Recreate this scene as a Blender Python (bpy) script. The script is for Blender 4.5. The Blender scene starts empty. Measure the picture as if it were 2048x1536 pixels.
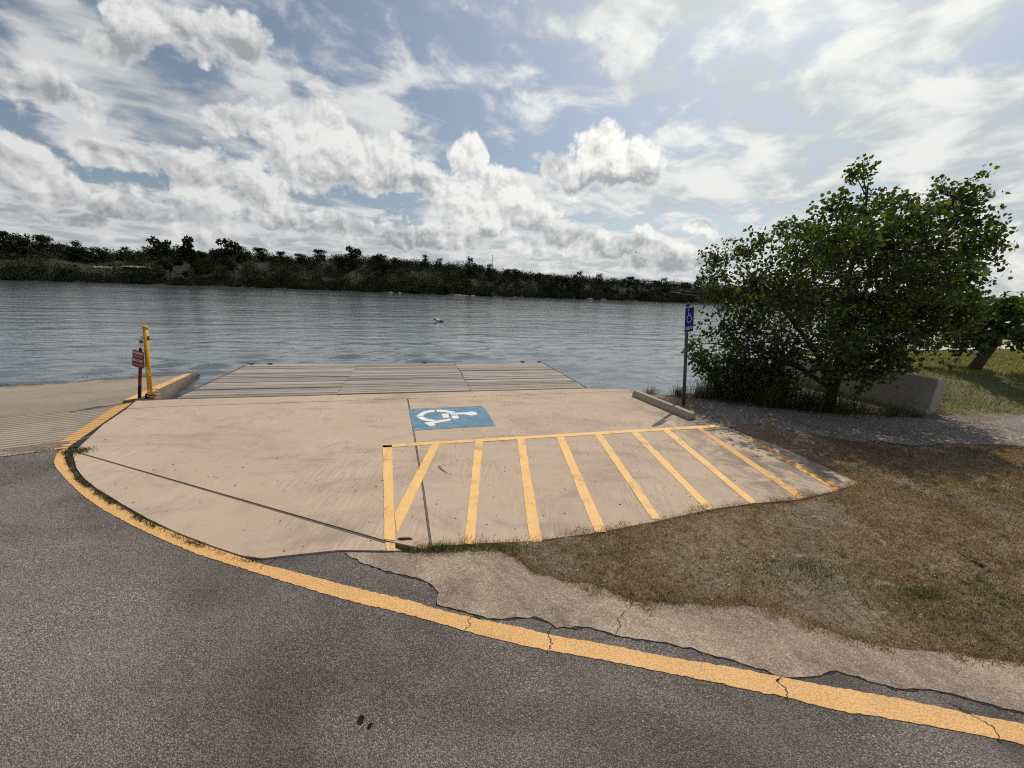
import bpy, bmesh, math, random
import numpy as np
from mathutils import Vector, Matrix

random.seed(7)
RNG = np.random.default_rng(11)
SC = bpy.context.scene
COL = SC.collection

# ------------------------------------------------------------------ camera
CAM_H = 2.05
cam_data = bpy.data.cameras.new('camera')
cam = bpy.data.objects.new('camera', cam_data)
COL.objects.link(cam)
cam_data.sensor_width = 36.0
cam_data.lens = 13.5
cam_data.clip_start = 0.05
cam_data.clip_end = 6000.0
cam.matrix_world = (Matrix.Translation((0, 0, CAM_H))
                    @ Matrix.Rotation(math.radians(90 - 13.534), 4, 'X')
                    @ Matrix.Rotation(math.radians(2.233), 4, 'Z'))
SC.camera = cam

# ------------------------------------------------------------------ view / render
SC.view_settings.view_transform = 'Standard'
SC.view_settings.look = 'None'
SC.view_settings.exposure = 0.3
SC.view_settings.gamma = 1.0
SC.view_settings.use_curve_mapping = False
SC.render.engine = 'CYCLES'
SC.cycles.use_denoising = False
SC.cycles.pixel_filter_type = 'BLACKMAN_HARRIS'
SC.cycles.filter_width = 1.15
SC.cycles.max_bounces = 6
SC.cycles.transparent_max_bounces = 8
SC.cycles.caustics_reflective = False
SC.cycles.caustics_refractive = False

SUN_AZ, SUN_EL = math.radians(33.0), math.radians(51.0)
SUN_DIR = Vector((math.sin(SUN_AZ) * math.cos(SUN_EL), math.cos(SUN_AZ) * math.cos(SUN_EL), math.sin(SUN_EL)))


class NT:
    """small wrapper to chain shader nodes"""
    def __init__(self, tree):
        self.t = tree
        self.n = tree.nodes
        self.l = tree.links

    def put(self, sock, v):
        if isinstance(v, bpy.types.NodeSocket):
            self.l.new(v, sock)
        elif v is not None:
            sock.default_value = v

    def node(self, typ, **kw):
        nd = self.n.new(typ)
        for k, v in kw.items():
            setattr(nd, k, v)
        return nd

    def m(self, op, a, b=None, c=None, clamp=False):
        nd = self.node('ShaderNodeMath', operation=op, use_clamp=clamp)
        for i, v in enumerate((a, b, c)):
            if v is not None:
                self.put(nd.inputs[i], v)
        return nd.outputs[0]

    def v(self, op, a, b=None, c=None, out=0):
        nd = self.node('ShaderNodeVectorMath', operation=op)
        for i, x in enumerate((a, b, c)):
            if x is not None:
                if op == 'SCALE' and i == 1:
                    self.put(nd.inputs['Scale'], x)
                else:
                    self.put(nd.inputs[i], x)
        return nd.outputs[1] if op in ('LENGTH', 'DOT_PRODUCT', 'DISTANCE') else nd.outputs[0]

    def ss(self, x, lo, hi, a=0.0, b=1.0):
        nd = self.node('ShaderNodeMapRange', interpolation_type='SMOOTHSTEP')
        for k, val in (('Value', x), ('From Min', lo), ('From Max', hi), ('To Min', a), ('To Max', b)):
            self.put(nd.inputs[k], val)
        return nd.outputs[0]

    def noise(self, vec, scale, detail=4.0, rough=0.5, dist=0.0, dim='3D', color=False, lac=2.0):
        nd = self.node('ShaderNodeTexNoise', noise_dimensions=dim)
        self.put(nd.inputs['Vector'], vec)
        nd.inputs['Scale'].default_value = scale
        nd.inputs['Detail'].default_value = detail
        nd.inputs['Roughness'].default_value = rough
        nd.inputs['Lacunarity'].default_value = lac
        nd.inputs['Distortion'].default_value = dist
        return nd.outputs[1] if color else nd.outputs[0]

    def voro(self, vec, scale, feature='F1', dim='3D', detail=0.0, rough=0.5, out=0, rand=1.0):
        nd = self.node('ShaderNodeTexVoronoi', voronoi_dimensions=dim, feature=feature)
        self.put(nd.inputs['Vector'], vec)
        nd.inputs['Scale'].default_value = scale
        nd.inputs['Randomness'].default_value = rand
        if 'Detail' in nd.inputs:
            nd.inputs['Detail'].default_value = detail
            nd.inputs['Roughness'].default_value = rough
        return nd.outputs[out]

    def mix(self, f, a, b, blend='MIX'):
        nd = self.node('ShaderNodeMix', data_type='RGBA', blend_type=blend)
        self.put(nd.inputs[0], f)
        for i, v in ((6, a), (7, b)):
            if isinstance(v, (tuple, list)) and len(v) == 3:
                v = (*v, 1.0)
            self.put(nd.inputs[i], v)
        return nd.outputs[2]

    def ramp(self, f, stops):
        nd = self.node('ShaderNodeValToRGB')
        e = nd.color_ramp.elements
        while len(e) < len(stops):
            e.new(0.5)
        for el, (p, c) in zip(e, stops):
            el.position = p
            el.color = (*c, 1.0) if len(c) == 3 else c
        self.put(nd.inputs[0], f)
        return nd.outputs[0]

    def comb(self, x, y, z=0.0):
        nd = self.node('ShaderNodeCombineXYZ')
        for i, v in enumerate((x, y, z)):
            self.put(nd.inputs[i], v)
        return nd.outputs[0]

    def sep(self, v):
        nd = self.node('ShaderNodeSeparateXYZ')
        self.put(nd.inputs[0], v)
        return nd.outputs


# ------------------------------------------------------------------ sky (Nishita + broken cumulus + high veil)
# cloud banks as (azimuth, elevation, half width, half height) in degrees, 0 = straight over the dock
CUMULUS = [(-33.7, 16.0, 2.5, 2.1), (-29.4, 16.2, 5.1, 3.3), (-23.7, 17.4, 3.4, 2.7), (-20.7, 14.8, 6.5, 3.5), (-26.5, 13.5, 7.6, 3.2), (-15.9, 14.0, 6.9, 2.5), (-10.4, 13.3, 4.3, 2.2), (-6.8, 17.0, 3.2, 2.3), (-5.1, 14.5, 3.7, 3.5), (-2.3, 12.0, 4.1, 3.6), (1.3, 9.7, 4.2, 2.8), (4.8, 8.0, 3.8, 2.1), (-5.3, 9.4, 6.9, 3.8), (-9.4, 6.3, 7.5, 1.7), (9.8, 17.9, 4.5, 2.8), (13.1, 16.2, 5.4, 3.0), (8.7, 15.2, 5.6, 2.4), (16.3, 15.5, 2.8, 2.3), (4.3, 16.0, 3.0, 1.7), (18.1, 6.1, 3.5, 2.5), (23.9, 8.5, 1.9, 1.4), (13.2, 6.0, 4.0, 1.8), (21.4, 4.5, 4.3, 1.9), (8.7, 7.3, 4.1, 1.6), (-30.7, 7.8, 4.4, 1.8), (-33.7, 9.0, 3.4, 1.6), (-27.8, 7.3, 2.5, 1.6), (-22.4, 7.2, 4.5, 1.7), (-18.1, 6.0, 5.1, 1.5), (-43.8, 11.1, 3.9, 1.5), (-37.3, 11.1, 5.2, 1.7), (-33.5, 11.1, 2.4, 1.1), (-49.7, 9.1, 2.6, 2.5), (-48.3, 7.2, 2.5, 1.9), (-50.6, 10.0, 1.7, 2.3), (-48.4, 15.3, 3.5, 2.2), (-44.6, 14.6, 2.5, 1.6), (-38.4, 23.1, 5.9, 2.2), (-32.4, 24.2, 2.9, 2.1), (-42.0, 20.4, 3.2, 2.2), (-42.0, 6.3, 5.9, 1.5), (-47.4, 5.0, 3.9, 1.1)]
VEIL = [(39.3, 15.6, 12.8, 4.9), (31.0, 14.0, 11.4, 4.0), (47.7, 12.1, 5.5, 6.1), (12.9, 26.0, 2.7, 3.3), (15.3, 23.6, 3.0, 1.3), (42.5, 24.1, 6.0, 2.1), (25.4, 22.8, 2.9, 2.0), (28.0, 19.5, 3.0, 1.9), (34.0, 21.5, 6.6, 2.5), (20.4, 12.6, 11.9, 2.8), (0.8, 12.1, 12.2, 2.4), (-38.7, 16.0, 11.5, 3.9), (-44.9, 20.4, 4.5, 2.1), (14.9, 30.2, 14.2, 1.5), (-22.4, 5.7, 17.8, 2.5), (-44.1, 4.1, 9.3, 1.9), (44.9, 5.5, 8.8, 4.7), (11.9, 2.0, 25.8, 2.7), (-24.5, 18.5, 13.6, 2.4)]


def build_world():
    w = bpy.data.worlds.new('World')
    SC.world = w
    w.use_nodes = True
    t = NT(w.node_tree)
    t.n.clear()
    out = t.node('ShaderNodeOutputWorld')
    bg = t.node('ShaderNodeBackground')
    t.l.new(bg.outputs[0], out.inputs[0])
    bg.inputs[1].default_value = SKY_STRENGTH
    sky = t.node('ShaderNodeTexSky', sky_type='NISHITA', sun_disc=False)
    sky.sun_elevation = SUN_EL
    sky.sun_rotation = SUN_AZ
    sky.air_density = 1.0
    sky.dust_density = 1.2
    sky.ozone_density = 1.5
    d = t.node('ShaderNodeTexCoord').outputs['Generated']
    sx = t.sep(d)
    az = t.m('MULTIPLY', t.m('ARCTAN2', sx[0], sx[1]), 18 / math.pi)      # units of ten degrees
    el = t.m('MULTIPLY', t.m('ARCSINE', sx[2]), 18 / math.pi)
    p0 = t.comb(az, el)
    sund = t.v('DOT_PRODUCT', d, tuple(SUN_DIR))
    glow = t.m('POWER', t.m('MAXIMUM', sund, 0.0), 3.0)

    def bank(q, lst, grow):
        best = None
        for a, e, ra, re in lst:
            k = t.v('LENGTH', t.v('MULTIPLY_ADD', q, (10 / ra, 10 / re, 0), (-a / ra, -e / re, 0)))
            best = k if best is None else t.m('MINIMUM', best, k)
        return t.m('SUBTRACT', grow, best)

    wv = t.v('SUBTRACT', t.noise(p0, 1.3, 3, 0.5, dim='2D', color=True), (0.5, 0.5, 0.5))
    q0 = t.v('MULTIPLY_ADD', wv, (0.50, 0.32, 0), p0)
    fine = t.m('SUBTRACT', t.noise(p0, 3.6, 6, 0.58, dim='2D'), 0.5)
    low = t.ss(el, 0.3, 2.2, 0.16, -0.12)

    def broad(q):
        f = bank(q, CUMULUS, 1.42)
        # the same sort of broken cloud goes on all round the horizon
        g = t.noise(t.v('MULTIPLY_ADD', q, (0.34, 0.9, 0), (10.8, 3.6, 0)), 1.0, 4, 0.55, dim='2D')
        g = t.m('MULTIPLY', t.m('ADD', t.m('SUBTRACT', g, 0.56), low), 2.6)
        return t.m('MAXIMUM', f, g)

    def puff(q):
        a = t.voro(q, 2.1, dim='2D', detail=4.0, rough=0.62)
        return t.m('SUBTRACT', 0.40, a)

    f1 = broad(q0)
    f2 = broad(t.v('ADD', q0, (-0.06, -0.28, 0)))
    qp = t.v('MULTIPLY_ADD', wv, (0.25, 0.2, 0), p0)
    b1 = puff(qp)
    b2 = puff(t.v('ADD', qp, (0.05, 0.09, 0)))
    d1 = t.m('MULTIPLY_ADD', fine, 0.34, t.m('MULTIPLY_ADD', b1, 0.62, f1))
    a_c = t.ss(d1, -0.04, 0.34)
    under = t.ss(t.m('MULTIPLY_ADD', fine, 0.4, f2), -0.25, 1.0, 1.0, 0.0)
    relief = t.m('MULTIPLY', t.m('SUBTRACT', b2, b1), 0.9)
    dark = t.m('ADD', t.m('MULTIPLY_ADD', under, 0.80, 0.10), relief, clamp=True)
    dark = t.m('MULTIPLY', dark, t.ss(d1, 0.02, 0.42, 0.15, 1.0))
    c_cum = t.mix(dark, (10.8, 10.8, 10.7), (4.6, 4.85, 5.2))

    # high thin veil: soft banks plus wind-drawn streaks seen in perspective
    den = t.m('ADD', t.m('MAXIMUM', sx[2], 0.0), 0.16)
    pl = t.comb(t.m('DIVIDE', sx[0], den), t.m('DIVIDE', sx[1], den))
    rot = t.node('ShaderNodeVectorRotate', rotation_type='Z_AXIS')
    t.put(rot.inputs['Vector'], pl)
    rot.inputs['Angle'].default_value = math.radians(-38)
    st = t.v('MULTIPLY', rot.outputs[0], (0.8, 2.6, 1.0))
    s1 = t.noise(st, 1.5, 6, 0.56, 0.35, dim='2D')
    s2 = t.noise(t.v('ADD', pl, (7.3, 2.0, 0)), 3.2, 6, 0.57, 0.25, dim='2D')
    wv2 = t.v('SUBTRACT', t.noise(p0, 1.1, 6, 0.6, dim='2D', color=True), (0.5, 0.5, 0.5))
    fv = bank(t.v('MULTIPLY_ADD', wv2, (1.1, 0.6, 0), p0), VEIL, 1.0)
    veil = t.m('MULTIPLY_ADD', s1, 1.1, t.m('MULTIPLY_ADD', s2, 2.1, -1.72))
    veil = t.m('ADD', veil, t.m('MULTIPLY', t.ss(fv, -0.45, 0.6), 0.62))
    veil = t.m('ADD', veil, t.m('MULTIPLY', glow, 0.20))
    veil = t.m('ADD', veil, t.ss(el, 0.0, 1.3, 0.50, 0.0))
    a_v = t.m('MULTIPLY', t.ss(veil, -0.12, 0.50), 0.95)
    c_v = t.mix(t.ss(t.m('ADD', s2, t.m('MULTIPLY', s1, 0.5)), 0.62, 0.92), (6.1, 6.5, 6.9), (9.4, 9.5, 9.6))

    base = t.mix(0.14, t.mix(1.0, sky.outputs[0], (1.10, 1.06, 1.0), 'MULTIPLY'), (6.0, 6.4, 6.8))
    col = t.mix(a_v, base, c_v)
    col = t.mix(a_c, col, c_cum)
    # forward scattering: cloud towards the sun is brighter
    k = t.m('MULTIPLY_ADD', glow, 0.38, 0.555)
    col = t.mix(1.0, col, t.comb(k, k, t.m('MULTIPLY', k, t.m('MULTIPLY_ADD', glow, -0.08, 1.0))), 'MULTIPLY')
    # below the horizon the world is only the ground far away
    col = t.mix(t.ss(el, -0.35, -0.05), (0.9, 0.95, 0.9), col)
    t.put(bg.inputs[0], col)
    w.cycles.sampling_method = 'MANUAL'
    w.cycles.sample_map_resolution = 512


SKY_STRENGTH = 0.1
build_world()

# ------------------------------------------------------------------ sun (seen through thin cloud)
sun_data = bpy.data.lights.new('sun', 'SUN')
sun_data.energy = 2.4
sun_data.angle = math.radians(0.6)
sun_data.color = (1.0, 0.93, 0.82)
sun = bpy.data.objects.new('sun', sun_data)
COL.objects.link(sun)
sun.rotation_euler = SUN_DIR.to_track_quat('Z', 'Y').to_euler()

# ==== PART 2
# ------------------------------------------------------------------ helpers
def tag(o, label=None, cat=None, group=None, kind=None):
    for k, v in (('label', label), ('category', cat), ('group', group), ('kind', kind)):
        if v is not None:
            o[k] = v
    return o


def link(o, parent=None):
    COL.objects.link(o)
    if parent is not None:
        o.parent = parent
    return o


def empty(name, loc=(0, 0, 0), rz=0.0):
    o = bpy.data.objects.new(name, None)
    o.location = loc
    o.rotation_euler = (0, 0, rz)
    o.empty_display_size = 0.1
    return link(o)


def np_mesh(name, V, F, mat, parent=None, smooth=False):
    """mesh object from an (n,3) array and an (m,k) face array"""
    V = np.asarray(V, dtype=np.float32)
    F = np.asarray(F, dtype=np.int32)
    me = bpy.data.meshes.new(name)
    k = F.shape[1]
    me.vertices.add(len(V))
    me.vertices.foreach_set('co', V.ravel())
    me.loops.add(F.size)
    me.loops.foreach_set('vertex_index', F.ravel())
    me.polygons.add(len(F))
    me.polygons.foreach_set('loop_start', np.arange(0, F.size, k, dtype=np.int32))
    me.update(calc_edges=True)
    me.validate()
    if smooth:
        me.polygons.foreach_set('use_smooth', np.ones(len(F), dtype=bool))
    if mat:
        me.materials.append(mat)
    return link(bpy.data.objects.new(name, me), parent)


class MB:
    """collects simple shapes and links them as one mesh object"""
    def __init__(self):
        self.v, self.f = [], []

    def add(self, v, f):
        o = len(self.v)
        self.v += [tuple(p) for p in v]
        self.f += [tuple(i + o for i in q) for q in f]
        return self

    def box(self, x0, x1, y0, y1, z0, z1, bev=0.0):
        if bev <= 0:
            v = [(x0, y0, z0), (x1, y0, z0), (x1, y1, z0), (x0, y1, z0), (x0, y0, z1), (x1, y0, z1), (x1, y1, z1), (x0, y1, z1)]
            return self.add(v, [(3, 2, 1, 0), (4, 5, 6, 7), (0, 1, 5, 4), (1, 2, 6, 5), (2, 3, 7, 6), (3, 0, 4, 7)])
        b = bev
        ring = lambda i, z: [(x0 + i, y0 + i, z), (x1 - i, y0 + i, z), (x1 - i, y1 - i, z), (x0 + i, y1 - i, z)]
        v = ring(0, z0) + ring(0, z1 - b) + ring(b, z1)
        f = [(3, 2, 1, 0), (8, 9, 10, 11)]
        for a in (0, 4):
            for i in range(4):
                j = (i + 1) % 4
                f.append((a + i, a + j, a + 4 + j, a + 4 + i))
        return self.add(v, f)

    def tube(self, pts, rad, sides=8, cap=True):
        pts = [Vector(p) for p in pts]
        n = len(pts)
        if not hasattr(rad, '__len__'):
            rad = [rad] * n
        v, f = [], []
        prev = None
        for i, p in enumerate(pts):
            t = (pts[min(i + 1, n - 1)] - pts[max(i - 1, 0)]).normalized()
            if prev is None:
                ref = Vector((0, 0, 1)) if abs(t.z) < 0.9 else Vector((1, 0, 0))
                a = t.cross(ref).normalized()
            else:
                a = (prev - t * prev.dot(t)).normalized()
            prev = a
            b = t.cross(a)
            for k in range(sides):
                w = 2 * math.pi * k / sides
                v.append(p + (a * math.cos(w) + b * math.sin(w)) * rad[i])
        for i in range(n - 1):
            for k in range(sides):
                k2 = (k + 1) % sides
                f.append((i * sides + k, i * sides + k2, (i + 1) * sides + k2, (i + 1) * sides + k))
        if cap:
            f.append(tuple(range(sides - 1, -1, -1)))
            f.append(tuple((n - 1) * sides + k for k in range(sides)))
        return self.add(v, f)

    def prism(self, pts, z0, z1):
        n = len(pts)
        a = sum(pts[i][0] * pts[(i + 1) % n][1] - pts[(i + 1) % n][0] * pts[i][1] for i in range(n))
        if a < 0:
            pts = pts[::-1]
        v = [(x, y, z1) for x, y in pts] + [(x, y, z0) for x, y in pts]
        f = [tuple(range(n))] + [(i, n + i, n + (i + 1) % n, (i + 1) % n) for i in range(n)]
        return self.add(v, f)

    def build(self, name, mat, parent=None, smooth=False):
        me = bpy.data.meshes.new(name)
        me.from_pydata(self.v, [], self.f)
        me.update()
        if smooth:
            me.polygons.foreach_set('use_smooth', np.ones(len(me.polygons), dtype=bool))
        if mat:
            me.materials.append(mat)
        return link(bpy.data.objects.new(name, me), parent)


def inset(pts, d):
    """offset a closed polygon inwards by d"""
    n = len(pts)
    s = 1 if sum(pts[i][0] * pts[(i + 1) % n][1] - pts[(i + 1) % n][0] * pts[i][1] for i in range(n)) > 0 else -1
    out = []
    for i in range(n):
        p, q, r = Vector(pts[i - 1]), Vector(pts[i]), Vector(pts[(i + 1) % n])
        e1, e2 = (q - p).normalized(), (r - q).normalized()
        n1, n2 = Vector((-e1.y, e1.x)) * s, Vector((-e2.y, e2.x)) * s
        m = n1 + n2
        m = m.normalized() if m.length > 1e-6 else n1
        k = d / max(0.45, m.dot(n1))
        out.append((q.x + m.x * k, q.y + m.y * k))
    return out


def ragged(pts, step, amp, seed=0):
    """resample an open polyline and roughen it"""
    r = random.Random(seed)
    out = []
    for (x0, y0), (x1, y1) in zip(pts[:-1], pts[1:]):
        n = max(1, int(math.hypot(x1 - x0, y1 - y0) / step))
        l = math.hypot(x1 - x0, y1 - y0) or 1
        for i in range(n):
            t = i / n
            j = r.uniform(-amp, amp)
            out.append((x0 + (x1 - x0) * t - (y1 - y0) / l * j, y0 + (y1 - y0) * t + (x1 - x0) / l * j))
    out.append(pts[-1])
    return out


def inside(P, poly):
    """points in polygon, vectorised"""
    x, y = P[:, 0], P[:, 1]
    r = np.zeros(len(P), dtype=bool)
    n = len(poly)
    for i in range(n):
        x0, y0 = poly[i]
        x1, y1 = poly[(i + 1) % n]
        if y0 == y1:
            continue
        c = ((y0 > y) != (y1 > y)) & (x < (x1 - x0) * (y - y0) / (y1 - y0) + x0)
        r ^= c
    return r


def pdist(P, line, closed=False):
    """distance of points to a polyline"""
    d = np.full(len(P), 1e9)
    seg = list(zip(line[:-1], line[1:])) + ([(line[-1], line[0])] if closed else [])
    for a, b in seg:
        a, b = np.array(a, float), np.array(b, float)
        ab = b - a
        t = np.clip(((P - a) @ ab) / max(ab @ ab, 1e-9), 0, 1)
        d = np.minimum(d, np.hypot(*(P - a - t[:, None] * ab).T))
    return d


def vnoise(x, y, seed=0):
    """cheap smooth 2-D noise in -1..1"""
    r = np.random.default_rng(seed)
    z = np.zeros_like(x, dtype=float)
    for k in range(9):
        a = r.uniform(0, 2 * math.pi)
        f = r.uniform(0.5, 1.9)
        z += np.sin((x * math.cos(a) + y * math.sin(a)) * f + r.uniform(0, 6.28)) / 3.6
    return np.clip(z, -1, 1)


def sstep(x, a, b):
    t = np.clip((x - a) / (b - a), 0, 1)
    return t * t * (3 - 2 * t)


# ------------------------------------------------------------------ materials
def material(name):
    m = bpy.data.materials.new(name)
    m.use_nodes = True
    t = NT(m.node_tree)
    b = m.node_tree.nodes['Principled BSDF']
    return m, t, b


def pos(t):
    return t.node('ShaderNodeNewGeometry').outputs['Position']


def obco(t):
    return t.node('ShaderNodeTexCoord').outputs['Object']


def bump(t, b, h, strength=0.3, dist=0.01):
    nd = t.node('ShaderNodeBump')
    nd.inputs['Strength'].default_value = strength
    nd.inputs['Distance'].default_value = dist
    t.put(nd.inputs['Height'], h)
    t.l.new(nd.outputs[0], b.inputs['Normal'])
    return nd


def plain(name, col, rough=0.6, metal=0.0, var=0.12, scale=14.0, bmp=0.15, spec=0.35):
    m, t, b = material(name)
    p = obco(t)
    n = t.noise(p, scale, 6, 0.62)
    n2 = t.noise(p, scale * 0.23, 3, 0.6)
    f = t.m('MULTIPLY_ADD', t.m('ADD', n, n2), var * 2, 1 - var * 2)
    t.put(b.inputs['Base Color'], t.mix(1.0, col, t.comb(f, f, f), 'MULTIPLY'))
    b.inputs['Roughness'].default_value = rough
    b.inputs['Metallic'].default_value = metal
    b.inputs['Specular IOR Level'].default_value = spec
    if bmp:
        bump(t, b, n, bmp, 0.004)
    return m


def m_asphalt():
    m, t, b = material('asphalt')
    p = pos(t)
    chip = t.voro(p, 145, out=1)
    cell = t.voro(p, 145)
    small = t.voro(p, 300, out=1)
    cs = t.sep(chip)[0]
    ss_ = t.sep(small)[1]
    v = t.m('MULTIPLY_ADD', cs, 0.65, t.m('MULTIPLY', ss_, 0.35))
    vc = t.ss(t.noise(p, 1.7, 4, 0.6, 0.5), 0.30, 0.68, 0.50, 1.10)
    v = t.m('MULTIPLY_ADD', t.m('SUBTRACT', v, 0.48), vc, 0.46)
    stone = t.ramp(v, [(0.0, (0.088, 0.078, 0.071)), (0.40, (0.190, 0.170, 0.154)), (0.74, (0.30, 0.270, 0.244)), (1.0, (0.62, 0.565, 0.52))])
    # tar shows between the stones
    gap = t.ss(cell, 0.34, 0.66)
    c = t.mix(t.m('MULTIPLY', gap, 0.65), stone, (0.045, 0.038, 0.033))
    # traffic film and damp stains
    l1 = t.noise(p, 0.55, 4, 0.6, 0.8)
    l2 = t.noise(t.v('MULTIPLY', p, (0.35, 1.1, 1)), 1.3, 3, 0.55)
    k = t.m('MULTIPLY_ADD', t.ss(l1, 0.35, 0.65), 0.52, t.m('MULTIPLY_ADD', t.ss(l2, 0.3, 0.7), 0.36, 0.62))
    tyre = t.ss(t.noise(t.v('MULTIPLY', t.v('ADD', p, (4.0, 0, 0)), (0.22, 0.85, 1)), 1.1, 5, 0.6, 0.9), 0.52, 0.68)
    k = t.m('MULTIPLY', k, t.m('MULTIPLY_ADD', tyre, -0.30, 1.0))
    tint = t.mix(t.ss(t.noise(p, 0.4, 3), 0.4, 0.62), (1.0, 0.95, 0.92), (1.0, 0.97, 0.98))
    c = t.mix(1.0, c, tint, 'MULTIPLY')
    c = t.mix(1.0, c, t.comb(k, k, k), 'MULTIPLY')
    oil = t.m('SUBTRACT', 1.0, t.ss(t.m('MULTIPLY_ADD', t.noise(p, 6.0, 4, 0.6), 0.25, t.voro(t.v('MULTIPLY', p, (1, 1, 0)), 0.75)), 0.16, 0.30))
    c = t.mix(t.m('MULTIPLY', oil, 0.55), c, (0.045, 0.040, 0.038))
    dust = t.ss(t.noise(p, 2.3, 5, 0.65), 0.52, 0.8)
    c = t.mix(t.m('MULTIPLY', dust, 0.25), c, (0.20, 0.175, 0.15))
    t.put(b.inputs['Base Color'], c)
    b.inputs['Roughness'].default_value = 0.85
    b.inputs['Specular IOR Level'].default_value = 0.3
    h = t.m('ADD', t.m('MULTIPLY', t.m('SUBTRACT', 0.6, cell), 1.0), t.m('MULTIPLY', v, 0.9))
    bump(t, b, h, 0.85, 0.006)
    return m


def concrete_color(t, p, base, dark, light, streak=None, seedv=(0, 0, 0)):
    p = t.v('ADD', p, seedv)
    a = t.noise(p, 0.55, 6, 0.62, 0.5)
    c2 = t.noise(p, 3.1, 6, 0.66, 0.3)
    g = t.noise(p, 60, 5, 0.7)
    c = t.mix(t.ss(a, 0.34, 0.66), base, light)
    c = t.mix(t.m('MULTIPLY', t.ss(c2, 0.5, 0.78), 0.55), c, dark)
    k = t.m('MULTIPLY_ADD', g, 0.5, 0.75)
    c = t.mix(1.0, c, t.comb(k, k, k), 'MULTIPLY')
    spots = t.ss(t.voro(p, 5.5), 0.035, 0.10)
    c = t.mix(t.m('MULTIPLY', t.m('SUBTRACT', 1.0, spots), 0.6), c, (0.10, 0.085, 0.07))
    return c, g, c2


def m_pad():
    m, t, b = material('pad_concrete')
    p = pos(t)
    c, g, c2 = concrete_color(t, p, (0.475, 0.365, 0.268), (0.30, 0.235, 0.178), (0.52, 0.402, 0.298))
    # broom strokes from finishing, worn tyre film, old spills
    sx = t.sep(p)
    br = t.noise(t.v('MULTIPLY', p, (26, 1.6, 1)), 2.0, 3, 0.6)
    brm = t.ss(t.noise(p, 0.9, 3, 0.5), 0.42, 0.62)
    k = t.m('MULTIPLY_ADD', t.m('MULTIPLY', t.m('SUBTRACT', br, 0.5), brm), 0.95, 1.0)
    c = t.mix(1.0, c, t.comb(k, k, k), 'MULTIPLY')
    film = t.ss(t.noise(t.v('MULTIPLY', p, (0.5, 1.2, 1)), 1.15, 6, 0.66, 1.2), 0.48, 0.72)
    c = t.mix(t.m('MULTIPLY', film, 0.55), c, (0.235, 0.195, 0.155))
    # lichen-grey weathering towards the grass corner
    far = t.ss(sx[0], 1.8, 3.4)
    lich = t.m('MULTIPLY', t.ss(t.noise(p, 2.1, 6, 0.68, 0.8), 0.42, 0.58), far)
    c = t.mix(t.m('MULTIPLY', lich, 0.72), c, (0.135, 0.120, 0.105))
    spill = t.ss(t.voro(t.v('MULTIPLY', p, (1.0, 1.0, 0.0)), 0.62), 0.05, 0.13)
    c = t.mix(t.m('MULTIPLY', t.m('SUBTRACT', 1.0, spill), 0.55), c, (0.17, 0.145, 0.12))
    t.put(b.inputs['Base Color'], c)
    b.inputs['Roughness'].default_value = 0.88
    b.inputs['Specular IOR Level'].default_value = 0.25
    bump(t, b, t.m('MULTIPLY_ADD', br, 0.6, t.m('ADD', g, t.m('MULTIPLY', c2, 1.2))), 0.3, 0.004)
    return m


def m_concrete(name, base, dark, light, wet=None):
    m, t, b = material(name)
    p = pos(t)
    c, g, c2 = concrete_color(t, p, base, dark, light, seedv=(3.3, 7.1, 2.0))
    rough = 0.88
    if wet is not None:      # dark weed and damp near the water line
        z = t.sep(p)[2]
        zz = t.m('MULTIPLY_ADD', t.m('SUBTRACT', t.noise(p, 3.0, 5, 0.65), 0.5), 0.22, z)
        f = t.ss(zz, wet[0], wet[1])
        c = t.mix(f, (0.035, 0.032, 0.026), c)
        rough = t.m('MULTIPLY_ADD', f, 0.5, 0.38)
    t.put(b.inputs['Base Color'], c)
    t.put(b.inputs['Roughness'], rough)
    b.inputs['Specular IOR Level'].default_value = 0.25
    bump(t, b, t.m('ADD', g, t.m('MULTIPLY', c2, 1.5)), 0.35, 0.006)
    return m


def m_apron():
    m, t, b = material('worn_apron')
    p = pos(t)
    gr = t.sep(t.voro(p, 150, out=1))[0]
    a = t.noise(p, 1.6, 6, 0.64, 0.7)
    bb = t.noise(p, 4.3, 5, 0.66, 0.4)
    c = t.mix(t.ss(a, 0.36, 0.64), (0.275, 0.205, 0.160), (0.39, 0.305, 0.228))
    c = t.mix(t.m('MULTIPLY', t.ss(bb, 0.5, 0.72), 0.6), c, (0.195, 0.130, 0.105))
    k = t.m('MULTIPLY_ADD', gr, 0.75, 0.62)
    c = t.mix(1.0, c, t.comb(k, k, k), 'MULTIPLY')
    c = t.mix(t.m('MULTIPLY', t.ss(gr, 0.9, 0.97), 0.55), c, (0.5, 0.42, 0.34))
    t.put(b.inputs['Base Color'], c)
    b.inputs['Roughness'].default_value = 0.92
    lump = t.noise(p, 2.6, 3, 0.5, 0.6)
    bump(t, b, t.m('ADD', t.m('MULTIPLY', lump, 9.0), t.m('ADD', t.m('MULTIPLY', bb, 4.0), gr)), 0.8, 0.010)
    return m


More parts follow.
